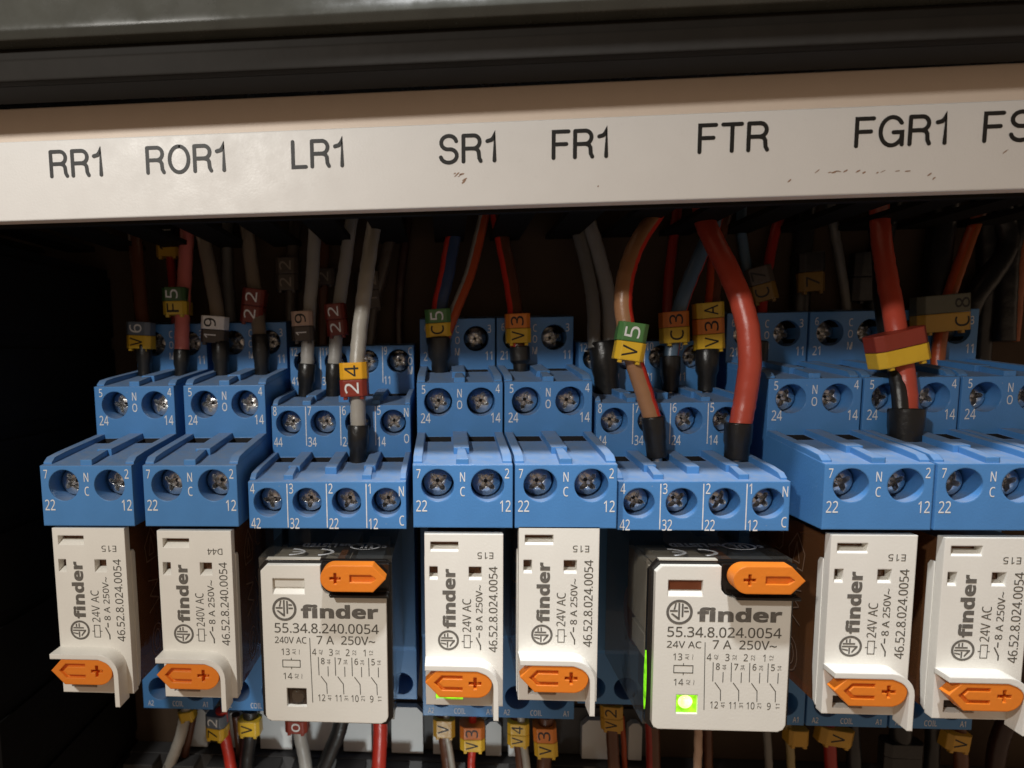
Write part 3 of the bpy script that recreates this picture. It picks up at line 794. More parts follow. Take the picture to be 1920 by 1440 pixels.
# ------------------------------------------------------------------ four-pole relays
def relay_four_pole(lit):
    t = thing('plug_in_relay', '-', 'relay', (0, 0, 0), 'wide four-pole relays')
    W_, H_ = 2.08, 2.72
    out = [(0, -.10), (0, -H_ + .10), (.03, -H_ + .03), (.10, -H_), (W_ - .12, -H_), (W_ - .04, -H_ + .04), (W_, -H_ + .12), (W_, -.50),
           (1.16, -.50), (1.07, -.46), (1.01, -.38), (1.0, -.28), (1.0, 0), (.10, 0)]
    b = MB(); b.prism_y(out, 0, .10, 'plate')
    c = MB(); c.prism_x([(-.1, -.23), (.3, -.23), (.3, -.40), (.09, -.40), (-.06, -.56)][::-1], .195, .73, 'plate')
    c.box(.373, .71, -.1, .3, -2.45, -2.13, 'plate')
    obj('cover', carve(b, [c], 'cover'), t)
    mb = MB(); mb.box(.197, .728, .06, .099, -.40, -.232, 'flag' if lit else 'plate'); obj('flag_window', mb, t)
    if lit:
        mb = MB(); mb.box(.365, .718, .045, .1, -2.46, -2.12, 'led_on')
        mb.cyl_y(.53, -2.27, .09, .012, .046, 'led_core', 20, .115)
        o = obj('indicator_window', mb, t); o['label'] = 'indicator glowing bright green'
        mb = MB(); mb.prism_x([(.06, -2.42), (.10, -2.15), (.10, -1.75), (.06, -1.42), (.02, -1.75), (.02, -2.15)], -.115, -.094, 'led_pipe'); obj('light_pipe', mb, t)
    else:
        mb = MB(); mb.box(.365, .718, .07, .1, -2.46, -2.12, 'recess'); mb.cyl_y(.55, -2.31, .10, .035, .071, 'led_off', 20, .12)
        obj('indicator_window', mb, t)
    # black rim showing round the plate, then the see-through case
    rim = [(-.075, -.11), (-.075, -H_ + .05), (.04, -H_ - .06), (W_ - .04, -H_ - .07), (W_ + .075, -H_ + .06), (W_ + .075, -.52), (W_ + .075, .0), (W_ + .0, .055), (.06, .055)]
    mb = MB(); mb.prism_y(rim, .105, .2, 'case_rim'); obj('case_rim', mb, t)
    mb = MB(); mb.box(-.085, W_ + .085, .205, 2.7, -H_ - .04, .06, 'case55'); obj('smoked_case', mb, t)
    mb = MB(); mb.box(.08, .98, .103, .205, .057, .075, 'inner'); obj('edge_highlight', mb, t)  # pale strip added as the highlight along the top front edge
    # lever holder at the top right
    mb = MB(); mb.prism_y([(1.02, .03), (1.02, -.3), (1.08, -.44), (1.18, -.485), (W_ + .06, -.485), (W_ + .06, .03)], .02, .1, 'case_rim')
    mb.prism_y([(1.16, -.44), (W_ + .05, -.44), (W_ + .05, -.485), (1.18, -.485)][::-1], -.16, .02, 'case_rim')
    obj('lever_holder', mb, t)
    obj('test_lever', LEVER_B, t, (1.055, -.30, -.115))
    mb = MB(); mb.cyl_y(1.27, -.115, .13, -.08, .05, 'orange_lever', 18); obj('lever_pivot', mb, t)
    mb = MB(); mb.box(.1, 1.98, .5, 1.1, -2.5, -.25, 'inner_dark'); mb.box(.15, .65, 1.1, 1.6, -1.2, -.15, 'inner'); mb.box(.0, .09, .35, 1.5, -1.25, -.12, 'inner'); mb.box(.0, .08, .5, 1.2, -1.75, -1.35, 'inner')
    mb.box(.9, 1.4, .6, 2.4, -.3, -.1, 'inner'); mb.box(1.55, 1.95, 1.0, 2.4, -1.4, -.2, 'inner')
    mb.box(.14, .92, .26, 1.0, -.14, -.01, 'inner'); mb.box(1.52, 2.0, .30, 1.05, -.16, -.03, 'slate'); mb.box(1.22, 1.34, .28, 1.05, -.14, -.02, 'coil')
    obj('contact_frame', mb, t)
    mb = MB(); mb.tube([(.2, 1.9, -1.6), (1.9, 1.9, -1.6)], .55, 'coil', 22); obj('coil', mb, t)
    tm = MB(); z = .064
    def top(s, x, y, cap, wd, b=0.0): write(tm, s, (x, y, z), cap, 'ink_white', width=wd, right=(-1, 0, 0), up=(0, -1, 0), bold=b)
    top('LISTED', .82, 0.92, .20, .62, .03); top('us', 1.27, 0.92, .17, .20, .03); top('UL', 1.64, 0.87, .19, .28, .03); top('c', 1.98, 0.84, .14, .10, .03)
    n = 26
    cc = [(math.cos(2 * math.pi * i / n), math.sin(2 * math.pi * i / n)) for i in range(n)]
    tm.add([(1.64 + a * .28, 0.87 + b2 * .2, z) for a, b2 in cc] + [(1.64 + a * .235, 0.87 + b2 * .168, z) for a, b2 in cc], [(i, (i + 1) % n, n + (i + 1) % n, n + i) for i in range(n)], 'ink_white')
    # two open round letters, seen upside down
    for k, cx in enumerate((.42, .92)):
        arc = [(cx + .30 * math.cos(R(a)) - .1, .52 + .17 * math.sin(R(a))) for a in range(-75, 80, 15)]
        for (a, b2), (c2, d2) in zip(arc, arc[1:]):
            v = Vector((c2 - a, d2 - b2)); nn = Vector((-v.y, v.x)).normalized() * .03
            tm.add([(a + nn.x, b2 + nn.y, z), (c2 + nn.x, d2 + nn.y, z), (c2 - nn.x, d2 - nn.y, z), (a - nn.x, b2 - nn.y, z)], [(0, 1, 2, 3)], 'ink_white')
        if k == 0: tm.add([(cx, .50, z), (cx + .18, .50, z), (cx + .18, .54, z), (cx, .54, z)], [(0, 1, 2, 3)], 'ink_white')
    obj('case_marking', tm, t)
    mb = MB(); y = -.004
    emblem(mb, .38, -.75, .205, 'ink_grey', y, False)
    write(mb, 'finder', (1.30, y, -.79), .205, 'ink_grey', width=1.29, bold=.03)
    write(mb, '55.34.8.024.0054' if lit else '55.34.8.240.0054', (1.075, y, -1.075), .163, 'ink_dark', width=1.745, bold=.005)
    write(mb, '24V AC' if lit else '240V AC', (.20, y, -1.285), .11, 'ink_dark', width=.535, align='l', bold=.004)
    write(mb, '7 A  250V~', (1.395, y, -1.275), .142, 'ink_dark', width=.98, bold=.004)
    stroke(mb, [(.79, -1.245), (.81, -2.37)], .012, 'ink_dark', y)
    def tiny(s, x, z_): write(mb, s, (x, y, z_), .06, 'ink_grey', width=.085, right=(0, 0, 1), up=(-1, 0, 0))
    write(mb, '13', (.375, y, -1.49), .11, 'ink_dark', width=.14); tiny('A1', .52, -1.49); tiny('~', .60, -1.49)
    write(mb, '14', (.40, y, -1.915), .11, 'ink_dark', width=.15); tiny('A2', .55, -1.915); tiny('~', .63, -1.915)
    stroke(mb, [(.32, -1.635), (.616, -1.635), (.616, -1.757), (.32, -1.757), (.32, -1.635)], .013, 'ink_dark', y)
    stroke(mb, [(.468, -1.60), (.468, -1.635)], .012, 'ink_dark', y); stroke(mb, [(.468, -1.757), (.468, -1.79)], .012, 'ink_dark', y)
    for k in range(4):
        d = k * .281
        write(mb, '4321'[k], (.86 + d, y, -1.485), .115, 'ink_dark', narrow=.85); tiny(('42', '32', '22', '12')[k], .97 + d, -1.485)
        write(mb, '8765'[k], (1.0 + d, y, -1.64), .105, 'ink_dark', narrow=.85, bold=.006); tiny(('44', '34', '24', '14')[k], 1.10 + d, -1.65)
        stroke(mb, [(.926 + d, -1.575), (.93 + d, -1.885)], .013, 'ink_dark', y); stroke(mb, [(1.085 + d, -1.735), (1.085 + d, -1.90)], .013, 'ink_dark', y)
        stroke(mb, [(.966 + d, -1.91), (1.055 + d, -2.035), (1.06 + d, -2.21)], .013, 'ink_dark', y)
        write(mb, ('12', '11', '10', '9')[k], (.965 + d, y, -2.285), .115, 'ink_dark', narrow=.75); tiny(('41', '31', '21', '11')[k], 1.10 + d, -2.285)
    obj('printed_text', mb, t)
    return t

a = relay_four_pole(False); a.location = (-3.066, 0, -1.335)
a['label'] = 'wide white relay printed 240V AC with a dark unlit lamp window'
a = relay_four_pole(True); a.location = (3.30, 0, -1.29)
a['label'] = 'wide white relay printed 24V AC with a bright green lamp'
WIRES = [
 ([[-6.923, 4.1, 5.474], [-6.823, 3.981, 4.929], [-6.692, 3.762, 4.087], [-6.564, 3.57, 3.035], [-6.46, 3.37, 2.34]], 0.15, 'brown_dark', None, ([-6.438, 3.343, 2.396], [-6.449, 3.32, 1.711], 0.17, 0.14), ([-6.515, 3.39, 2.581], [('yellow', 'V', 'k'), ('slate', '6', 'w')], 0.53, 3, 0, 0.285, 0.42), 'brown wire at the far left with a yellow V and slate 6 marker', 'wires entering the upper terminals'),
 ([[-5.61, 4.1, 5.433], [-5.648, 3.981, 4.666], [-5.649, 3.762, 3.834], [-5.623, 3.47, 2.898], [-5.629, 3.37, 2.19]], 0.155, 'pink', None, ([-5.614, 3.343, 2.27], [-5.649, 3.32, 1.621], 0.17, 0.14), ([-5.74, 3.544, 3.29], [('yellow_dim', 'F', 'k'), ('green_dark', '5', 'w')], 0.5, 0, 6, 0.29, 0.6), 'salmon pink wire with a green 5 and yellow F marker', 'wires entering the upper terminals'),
 ([[-6.131, 4.3, 5.494], [-6.144, 4.25, 4.844], [-6.117, 4.2, 4.014], [-6.051, 4.1, 3.058], [-6.04, 4.0, 1.744]], 0.1, 'red_dark', None, None, ([-6.126, 4.191, 4.693], [('ochre', '1', 'k'), ('black', '1', 'w')], 0.55, 0, 0, 0.36, 0.4), 'thin dark red wire with a black and ochre marker behind the pink wire', 'wires entering the upper terminals'),
 ([[-5.441, 4.1, 5.427], [-5.301, 3.981, 4.885], [-5.09, 3.762, 4.048], [-4.843, 3.47, 2.996], [-4.785, 3.37, 2.2]], 0.15, 'taupe', None, ([-4.765, 3.343, 2.426], [-4.756, 3.32, 1.656], 0.19, 0.16), ([-4.883, 3.38, 2.676], [('umber', '1', 'w'), ('white', '9', 'k')], 0.52, 5, -4, 0.285, 0.42), 'taupe wire with a white 9 over dark 1 marker above second socket', 'wires entering the upper terminals'),
 ([[-4.417, 4.2, 5.418], [-4.31, 4.081, 4.761], [-4.169, 3.862, 3.924], [-4.033, 3.67, 3.22], [-3.914, 3.37, 2.502]], 0.15, 'taupe', None, ([-3.892, 3.343, 2.557], [-3.873, 3.32, 1.679], 0.19, 0.16), ([-4.084, 3.601, 3.17], [('maroon', '2', 'w'), ('maroon', '2', 'w')], 0.48, 8, 0, 0.36, 0.42), 'taupe wire with a maroon 2 2 marker above the second relay socket', 'wires entering the upper terminals'),
 ([[-2.758, 4.0, 5.321], [-2.759, 3.8, 4.666], [-2.782, 3.575, 3.855], [-2.83, 3.35, 2.949], [-2.863, 3.25, 2.282], [-2.877, 3.2, 1.815]], 0.14, 'grey_light', None, ([-2.868, 3.175, 1.927], [-2.929, 3.15, 1.226], 0.19, 0.15), ([-2.932, 3.263, 2.704], [('umber', '1', 'w'), ('tan', '9', 'k')], 0.44, -2, 0, 0.31, 0.42), 'grey wire with a tan 9 over dark 1 marker above a four-pole socket', 'wires entering the upper terminals'),
 ([[-1.936, 4.1, 5.317], [-2.026, 3.9, 4.664], [-2.126, 3.675, 3.852], [-2.22, 3.35, 2.937], [-2.276, 3.25, 2.272], [-2.302, 3.2, 1.808]], 0.14, 'grey_light', None, ([-2.295, 3.175, 1.919], [-2.342, 3.15, 1.22], 0.18, 0.15), ([-2.245, 3.283, 2.824], [('maroon', '2', 'w'), ('maroon', '2', 'w')], 0.42, -4, 0, 0.33, 0.4), 'grey wire with a maroon 2 2 marker next to the tall pale wire', 'wires entering the upper terminals'),
 ([[-1.282, 3.1, 5.072], [-1.388, 2.8, 4.549], [-1.46, 2.2, 3.65], [-1.543, 1.925, 2.837], [-1.605, 1.65, 1.95], [-1.603, 1.6, 1.266], [-1.598, 1.55, 0.729]], 0.145, 'ivory', None, ([-1.592, 1.525, 0.81], [-1.615, 1.5, 0.071], 0.2, 0.155), ([-1.66, 1.578, 1.65], [('maroon_lit', '2', 'w'), ('amber', '4', 'k')], 0.5, -2, 0, 0.31, 0.42), 'pale wire with an amber 4 over maroon 2 marker in front of four-pole socket', 'wires entering the upper terminals'),
 ([[-1.012, 4.3, 5.333], [-1.134, 4.25, 4.816], [-1.318, 4.2, 4.013], [-1.566, 4.15, 3.09], [-1.702, 4.1, 1.921]], 0.13, 'umber', None, None, ([-1.673, 4.122, 3.495], [('umber', '1', 'taupe'), ('umber', '2', 'taupe')], 0.5, -6, 30, 0.4, 0.4), 'dim dark wire with a dark marker in the shade behind the pale wire', 'wires entering the upper terminals'),
 ([[-3.198, 4.3, 5.402], [-3.31, 4.3, 4.888], [-3.417, 4.25, 3.838], [-3.451, 4.2, 2.421]], 0.13, 'umber', None, None, ([-3.464, 4.203, 3.892], [('umber', '2', 'taupe'), ('umber', '2', 'taupe')], 0.5, 0, 0, 0.36, 0.4), 'dim dark wire with a dark marker in the shade left of the grey wires', 'wires entering the upper terminals'),
 ([[0.34, 4.1, 5.246], [0.22, 3.881, 4.707], [0.056, 3.662, 3.797], [-0.106, 3.52, 3.017], [-0.144, 3.37, 2.185]], 0.165, 'navy', 'red', ([-0.12, 3.343, 2.437], [-0.104, 3.32, 1.632], 0.24, 0.17), ([-0.129, 3.418, 2.725], [('yellow', 'C', 'k'), ('green', '5', 'w')], 0.53, -3, 0, 0.285, 0.42), 'navy wire with a red stripe and a green 5 over yellow C marker', 'wires entering the upper terminals'),
 ([[0.913, 4.2, 5.25], [0.789, 4.021, 4.717], [0.549, 3.742, 3.795], [0.273, 3.52, 3.119], [-0.021, 3.32, 2.347]], 0.12, 'rust', 'grey_light', None, None, 'rust wire with a grey stripe beside the navy and red wire', 'wires entering the upper terminals'),
 ([[1.095, 4.2, 5.245], [1.2, 4.081, 4.717], [1.339, 3.862, 3.902], [1.45, 3.62, 3.103], [1.515, 3.37, 2.104]], 0.155, 'brown_dark', 'red', ([1.533, 3.343, 2.213], [1.566, 3.32, 1.644], 0.21, 0.15), ([1.51, 3.442, 2.587], [('yellow', 'V', 'k'), ('orange', '3', 'k')], 0.5, -1, 0, 0.3, 0.42), 'brown and red wire with an orange 3 over yellow V marker on the fifth socket', 'wires entering the upper terminals'),
 ([[2.672, 4.2, 5.195], [2.802, 4.03, 4.661], [2.955, 3.76, 3.849], [3.029, 3.45, 3.057], [2.998, 3.15, 2.134]], 0.13, 'grey_dark', None, None, None, 'left one of the two plain grey wires sharing a wide black sleeve', 'wires entering the upper terminals'),
 ([[2.952, 4.1, 5.164], [3.076, 3.969, 4.642], [3.254, 3.738, 3.838], [3.357, 3.48, 3.053], [3.323, 3.23, 2.13]], 0.15, 'grey_mid', None, ([3.177, 3.207, 2.292], [3.29, 3.15, 1.163], 0.28, 0.24), None, 'right one of the two plain grey wires sharing a wide black sleeve', 'wires entering the upper terminals'),
 ([[4.246, 3.0, 5.026], [3.95, 2.6, 4.601], [3.478, 2.1, 3.993], [3.19, 1.75, 3.296], [3.163, 1.64, 2.728], [3.29, 1.58, 2.07], [3.514, 1.6, 1.406], [3.7, 1.55, 0.79]], 0.155, 'tan_brown', 'red', ([3.671, 1.53, 0.926], [3.755, 1.5, 0.193], 0.2, 0.175), ([3.249, 1.546, 2.248], [('yellow', 'V', 'k'), ('green', '5', 'w')], 0.5, 9, -4, 0.33, 0.42), 'tan wire with a red stripe and a green 5 over yellow V marker', 'wires entering the upper terminals'),
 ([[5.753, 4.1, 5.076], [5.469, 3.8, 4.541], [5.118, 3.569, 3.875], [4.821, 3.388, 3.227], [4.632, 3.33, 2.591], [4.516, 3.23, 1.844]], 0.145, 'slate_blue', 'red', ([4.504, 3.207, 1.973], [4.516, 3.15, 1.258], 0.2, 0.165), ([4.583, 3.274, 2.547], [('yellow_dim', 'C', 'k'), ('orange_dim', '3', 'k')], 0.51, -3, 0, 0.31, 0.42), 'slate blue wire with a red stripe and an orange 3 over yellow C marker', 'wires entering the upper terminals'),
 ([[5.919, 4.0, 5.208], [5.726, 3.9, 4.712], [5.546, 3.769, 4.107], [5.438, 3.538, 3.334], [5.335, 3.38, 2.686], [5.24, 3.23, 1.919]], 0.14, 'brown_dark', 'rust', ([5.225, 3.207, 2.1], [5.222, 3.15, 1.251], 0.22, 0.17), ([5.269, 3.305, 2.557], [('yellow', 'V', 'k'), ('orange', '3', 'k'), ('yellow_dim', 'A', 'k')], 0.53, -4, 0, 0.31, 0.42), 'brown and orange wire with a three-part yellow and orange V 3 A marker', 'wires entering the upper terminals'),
 ([[5.075, 3.4, 5.094], [5.019, 3.0, 4.553], [5.054, 2.55, 4.025], [5.152, 2.0, 3.325], [5.278, 1.728, 2.646], [5.323, 1.606, 1.946], [5.281, 1.61, 1.245], [5.173, 1.56, 0.684]], 0.185, 'red_bright', None, ([5.148, 1.534, 0.801], [5.113, 1.5, 0.151], 0.23, 0.2), None, 'thick plain red wire curving down in front of the second four-pole socket', 'wires entering the upper terminals'),
 ([[7.11, 4.3, 5.078], [6.947, 4.25, 4.583], [6.748, 4.1, 3.8], [6.579, 3.9, 3.019], [6.483, 3.75, 2.14]], 0.1, 'red_dark', None, ([6.457, 3.75, 2.249], [6.421, 3.7, 1.537], 0.2, 0.18), ([6.555, 3.953, 3.416], [('ochre_dark', 'C', 'k'), ('umber', '7', 'k')], 0.5, -14, -25, 0.36, 0.42), 'dim red wire with an ochre C marker right of the thick red wire', 'wires entering the upper terminals'),
 ([[7.552, 4.3, 5.227], [7.536, 4.3, 4.685], [7.5, 4.25, 4.021], [7.474, 4.2, 3.134], [7.506, 4.2, 2.016]], 0.19, 'black', None, None, ([7.587, 4.18, 3.659], [('ochre_dark', '7', 'k'), ('black', '', 'w')], 0.52, -3, 0, 0.4, 0.5), 'black cable with a small ochre marker above the right-hand sockets', 'wires entering the upper terminals'),
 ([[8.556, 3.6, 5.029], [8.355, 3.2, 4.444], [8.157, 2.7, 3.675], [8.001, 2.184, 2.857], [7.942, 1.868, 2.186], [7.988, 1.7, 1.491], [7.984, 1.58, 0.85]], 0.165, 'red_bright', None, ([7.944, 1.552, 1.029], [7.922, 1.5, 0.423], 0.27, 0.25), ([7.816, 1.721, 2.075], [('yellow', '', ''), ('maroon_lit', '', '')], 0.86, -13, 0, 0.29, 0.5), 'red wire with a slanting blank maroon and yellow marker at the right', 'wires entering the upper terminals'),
 ([[8.795, 4.2, 5.163], [8.755, 4.0, 4.59], [8.624, 3.6, 3.895], [8.25, 2.87, 3.004], [7.941, 2.14, 2.192], [7.865, 1.7, 1.493], [7.833, 1.5, 0.859]], 0.12, 'black', None, None, None, 'black wire running beside the red wire into one wide sleeve', 'wires entering the upper terminals'),
 ([[9.246, 4.3, 5.172], [9.153, 4.3, 4.637], [9.066, 4.3, 3.988], [9.024, 4.3, 3.276], [9.077, 4.2, 2.215]], 0.2, 'black', None, None, ([8.891, 4.25, 3.548], [('black', '', ''), ('black', '', '')], 0.8, 0, 0, 0.5, 0.4), 'fat black cable with a black clip behind the slanting marker', 'wires entering the upper terminals'),
 ([[11.094, 4.3, 5.112], [10.756, 4.1, 4.551], [10.381, 3.881, 3.786], [10.031, 3.662, 3.034], [9.826, 3.52, 2.189], [9.715, 3.37, 1.507]], 0.12, 'orange_brown', 'rust', ([9.688, 3.343, 1.613], [9.68, 3.32, 1.351], 0.15, 0.14), ([9.768, 3.492, 2.734], [('ochre', 'C', 'k'), ('olive', '8', 'k')], 1.0, -4, 0, 0.36, 0.4), 'orange brown wire with an olive 8 over ochre C marker near the right edge', 'wires entering the upper terminals'),
 ([[10.32, 4.3, 5.137], [10.19, 4.2, 4.48], [10.088, 4.1, 3.718], [10.058, 4.0, 2.955], [9.977, 3.9, 2.194]], 0.24, 'black', None, None, None, 'thick black cable left of the orange brown wire', 'wires entering the upper terminals'),
 ([[11.279, 4.3, 5.106], [11.396, 4.25, 4.668], [11.48, 4.2, 4.124], [11.176, 4.1, 3.584], [10.771, 4.0, 3.047], [10.557, 3.95, 2.51]], 0.2, 'black', None, None, None, 'thick black cable bending left near the right edge', 'wires entering the upper terminals'),
 ([[11.913, 4.3, 5.086], [11.66, 4.25, 4.554], [11.517, 4.2, 3.91], [11.454, 4.1, 3.041], [11.41, 4.0, 2.173]], 0.19, 'black', None, None, None, 'thick black cable dropping straight down beside the right edge', 'wires entering the upper terminals'),
 ([[11.917, 4.35, 4.939], [11.899, 4.35, 4.03], [11.895, 4.35, 3.053], [11.842, 4.3, 2.172]], 0.1, 'orange_brown', None, None, None, 'orange brown wire at the extreme right behind the black cables', 'wires entering the upper terminals'),
 ([[-4.748, 4.35, 5.635], [-4.839, 4.35, 4.942], [-4.875, 4.3, 3.997], [-4.806, 4.25, 2.923], [-4.762, 4.2, 1.842]], 0.12, 'grey_dark', None, None, None, 'dim grey wire in the shade just left of the maroon 2 2 marker', 'wires entering the upper terminals'),
 ([[-2.512, 4.35, 5.563], [-2.602, 4.35, 4.877], [-2.678, 4.3, 3.943], [-2.709, 4.25, 2.884], [-2.75, 4.2, 1.934]], 0.11, 'brown_dark', None, None, ([-2.622, 4.244, 3.819], [('umber', '2', 'taupe')], 0.45, 0, 0, 0.36, 0.36), 'dim brown wire behind the two grey wires with numbered markers', 'wires entering the upper terminals'),
 ([[-0.721, 4.35, 5.505], [-0.825, 4.35, 4.712], [-0.953, 4.3, 3.786], [-1.01, 4.25, 2.852], [-0.997, 4.2, 1.91]], 0.1, 'brown_black', None, None, None, 'dark brown wire in the shade between pale wire and navy wire', 'wires entering the upper terminals'),
 ([[4.971, 4.35, 5.322], [4.906, 4.35, 4.55], [4.804, 4.3, 3.651], [4.768, 4.25, 2.743], [4.778, 4.2, 1.829]], 0.1, 'red_dark', None, None, None, 'dim dark red wire behind the orange and yellow C3 marker', 'wires entering the upper terminals'),
 ([[6.284, 4.35, 5.279], [6.288, 4.35, 4.621], [6.407, 4.3, 3.835], [6.552, 4.25, 2.934], [6.62, 4.2, 1.803]], 0.1, 'slate_blue', None, None, None, 'dim slate wire behind the bend of the thick red wire', 'wires entering the upper terminals'),
 ([[8.038, 4.35, 5.223], [8.197, 4.35, 4.457], [8.366, 4.3, 3.567], [8.493, 4.25, 2.673], [8.585, 4.2, 1.663]], 0.09, 'grey_dark', None, None, None, 'thin dim grey wire between the two black cables at upper right', 'wires entering the upper terminals'),
 ([[11.009, 4.35, 5.127], [11.14, 4.35, 4.481], [11.201, 4.3, 3.717], [11.187, 4.25, 2.841], [11.148, 4.2, 1.739]], 0.17, 'black', None, None, None, 'black cable in the gap right of the orange brown wire', 'wires entering the upper terminals'),
 ([[-5.895, 3.35, -5.773], [-5.995, 3.4, -6.101], [-6.193, 3.5, -6.689], [-6.489, 3.6, -7.359], [-6.885, 3.8, -8.188]], 0.13, 'ivory', None, None, ([-5.898, 3.335, -5.97], [('yellow_dim', '', 'k')], 0.36, -10, 0, 0.2, 0.3), 'ivory wire slanting down left below the first relays', 'wires below the relays'),
 ([[-5.939, 3.8, -6.072], [-6.095, 3.85, -6.706], [-6.295, 3.9, -7.419], [-6.516, 4.0, -8.319]], 0.1, 'brown_dark', None, None, None, 'brown wire running just behind the slanting ivory wire', 'wires below the relays'),
 ([[-5.096, 3.3, -5.825], [-5.095, 3.4, -6.398], [-5.035, 3.5, -7.111], [-4.979, 3.6, -7.972]], 0.13, 'red', None, None, ([-5.205, 3.317, -6.183], [('yellow', '7', 'k'), ('slate', '2', 'w')], 0.45, 2, -8, 0.28, 0.42), 'red wire with a slate and yellow marker below the second relay', 'wires below the relays'),
 ([[-4.947, 3.8, -6.243], [-4.94, 3.9, -6.835], [-4.904, 3.9, -7.507], [-4.915, 4.0, -8.258]], 0.1, 'brown_dark', None, None, None, 'dark brown wire right of the red wire under the second relay', 'wires below the relays'),
 ([[-4.419, 3.3, -5.806], [-4.502, 3.4, -6.509], [-4.619, 3.5, -7.097], [-4.749, 3.6, -7.964]], 0.165, 'black', None, None, ([-4.449, 3.308, -6.181], [('yellow_dim', 'V', 'k')], 0.5, 0, 0, 0.34, 0.4), 'black wire with one yellow V marker beside the four-pole relay', 'wires below the relays'),
 ([[-3.345, 3.3, -5.777], [-3.34, 3.4, -6.409], [-3.281, 3.5, -6.987], [-3.206, 3.6, -7.905]], 0.15, 'grey_light', None, None, ([-3.369, 3.306, -6.097], [('maroon_lit', 'o', 'w')], 0.5, 0, 0, 0.3, 0.4), 'grey wire with a maroon marker under the first four-pole relay', 'wires below the relays'),
 ([[-2.296, 3.3, -5.748], [-2.461, 3.4, -6.382], [-2.727, 3.5, -7.033], [-3.081, 3.6, -7.901]], 0.17, 'black', None, None, None, 'black wire slanting down from the first four-pole relay', 'wires below the relays'),
 ([[-1.473, 3.2, -5.667], [-1.489, 3.25, -6.259], [-1.529, 3.3, -6.86], [-1.602, 3.4, -7.701]], 0.16, 'red', None, None, None, 'thick red wire below the right corner of the first four-pole relay', 'wires below the relays'),
 ([[-0.034, 3.25, -5.657], [-0.014, 3.3, -6.245], [0.065, 3.35, -6.776], [0.156, 3.45, -7.67]], 0.07, 'ivory', None, None, None, 'thin ivory wire leaving the brownish V marker under the lit relay', 'wires below the relays'),
 ([[-0.128, 3.35, -5.717], [-0.085, 3.4, -6.309], [-0.018, 3.5, -6.878], [0.061, 3.6, -7.782]], 0.14, 'brown_dark', None, None, ([-0.083, 3.331, -6.054], [('ochre', 'V', 'k')], 0.48, 0, 0, 0.4, 0.42), 'brown wire with one ochre V marker under the lit relay', 'wires below the relays'),
 ([[0.549, 3.3, -5.793], [0.548, 3.3, -6.415], [0.525, 3.35, -6.887], [0.501, 3.4, -7.621]], 0.085, 'red', None, None, ([0.546, 3.25, -6.221], [('yellow', 'V', 'k'), ('orange_dim', '3', 'k')], 0.54, 0, 0, 0.28, 0.42), 'thin red wire with an orange 3 over yellow V marker under the lit relay', 'wires below the relays'),
 ([[1.584, 3.25, -5.612], [1.628, 3.3, -6.257], [1.706, 3.35, -6.722], [1.818, 3.45, -7.607]], 0.085, 'ivory', None, None, None, 'thin ivory wire leaving the yellow V 4 marker', 'wires below the relays'),
 ([[1.486, 3.4, -5.702], [1.535, 3.4, -6.322], [1.62, 3.5, -6.887], [1.683, 3.6, -7.721]], 0.12, 'brown_dark', None, None, ([1.54, 3.35, -6.154], [('yellow', 'V', 'k'), ('yellow', '4', 'k')], 0.47, 0, -6, 0.26, 0.42), 'brown wire with a two-part yellow V 4 marker under the fifth relay', 'wires below the relays'),
 ([[2.141, 3.3, -5.749], [2.14, 3.4, -6.49], [2.137, 3.5, -6.996], [2.134, 3.6, -7.703]], 0.16, 'brown_dark', None, None, ([2.128, 3.328, -6.296], [('yellow', 'V', 'k'), ('orange', '3', 'k')], 0.5, -3, -6, 0.33, 0.44), 'brown wire with an orange 3 over yellow V marker under the fifth relay', 'wires below the relays'),
 ([[3.505, 3.3, -5.225], [3.568, 3.4, -6.013], [3.644, 3.5, -6.819], [3.709, 3.6, -7.644]], 0.13, 'brown_dark', None, None, ([3.54, 3.315, -5.706], [('ochre', 'V', 'k'), ('ochre', '2', 'k')], 0.46, -2, -10, 0.27, 0.42), 'brown wire with an ochre marker left of the lit four-pole relay', 'wires below the relays'),
 ([[3.907, 3.9, -6.053], [3.982, 3.9, -6.816], [4.028, 3.9, -7.848]], 0.06, 'rust', None, None, None, 'thin rust wire beside the brown wire left of the lit four-pole relay', 'wires below the relays'),
 ([[4.443, 3.5, -5.802], [4.518, 3.6, -6.605], [4.6, 3.7, -7.682]], 0.15, 'brown_dark', 'red_dark', None, None, 'brown and red wire at the left bottom corner of the lit four-pole relay', 'wires below the relays'),
 ([[5.382, 3.4, -5.716], [5.447, 3.5, -6.511], [5.486, 3.6, -7.577]], 0.085, 'tan', None, None, None, 'tan wire below the middle of the lit four-pole relay', 'wires below the relays'),
 ([[5.684, 3.7, -5.885], [5.774, 3.8, -6.694], [5.821, 3.8, -7.708]], 0.1, 'brown_dark', None, None, None, 'dark brown wire beside the tan wire below the lit relay', 'wires below the relays'),
 ([[6.833, 3.5, -5.734], [6.96, 3.6, -6.526], [7.1, 3.7, -7.588]], 0.08, 'grey_dark', None, None, None, 'left one of two thin greyish wires below the lit four-pole relay', 'wires below the relays'),
 ([[7.219, 3.4, -5.664], [7.362, 3.5, -6.449], [7.53, 3.6, -7.5]], 0.08, 'olive_light', None, None, ([7.42, 3.41, -6.098], [('ochre', '', 'k')], 0.4, 0, 0, 0.35, 0.4), 'olive wire with an ochre marker right of the lit four-pole relay', 'wires below the relays'),
 ([[8.103, 3.5, -5.699], [8.245, 3.6, -6.485], [8.403, 3.7, -7.539]], 0.12, 'red_dark', None, None, ([8.252, 3.51, -6.135], [('ochre', 'V', 'k')], 0.7, 8, 0, 0.36, 0.4), 'dark red wire with a broad ochre marker below the seventh relay', 'wires below the relays'),
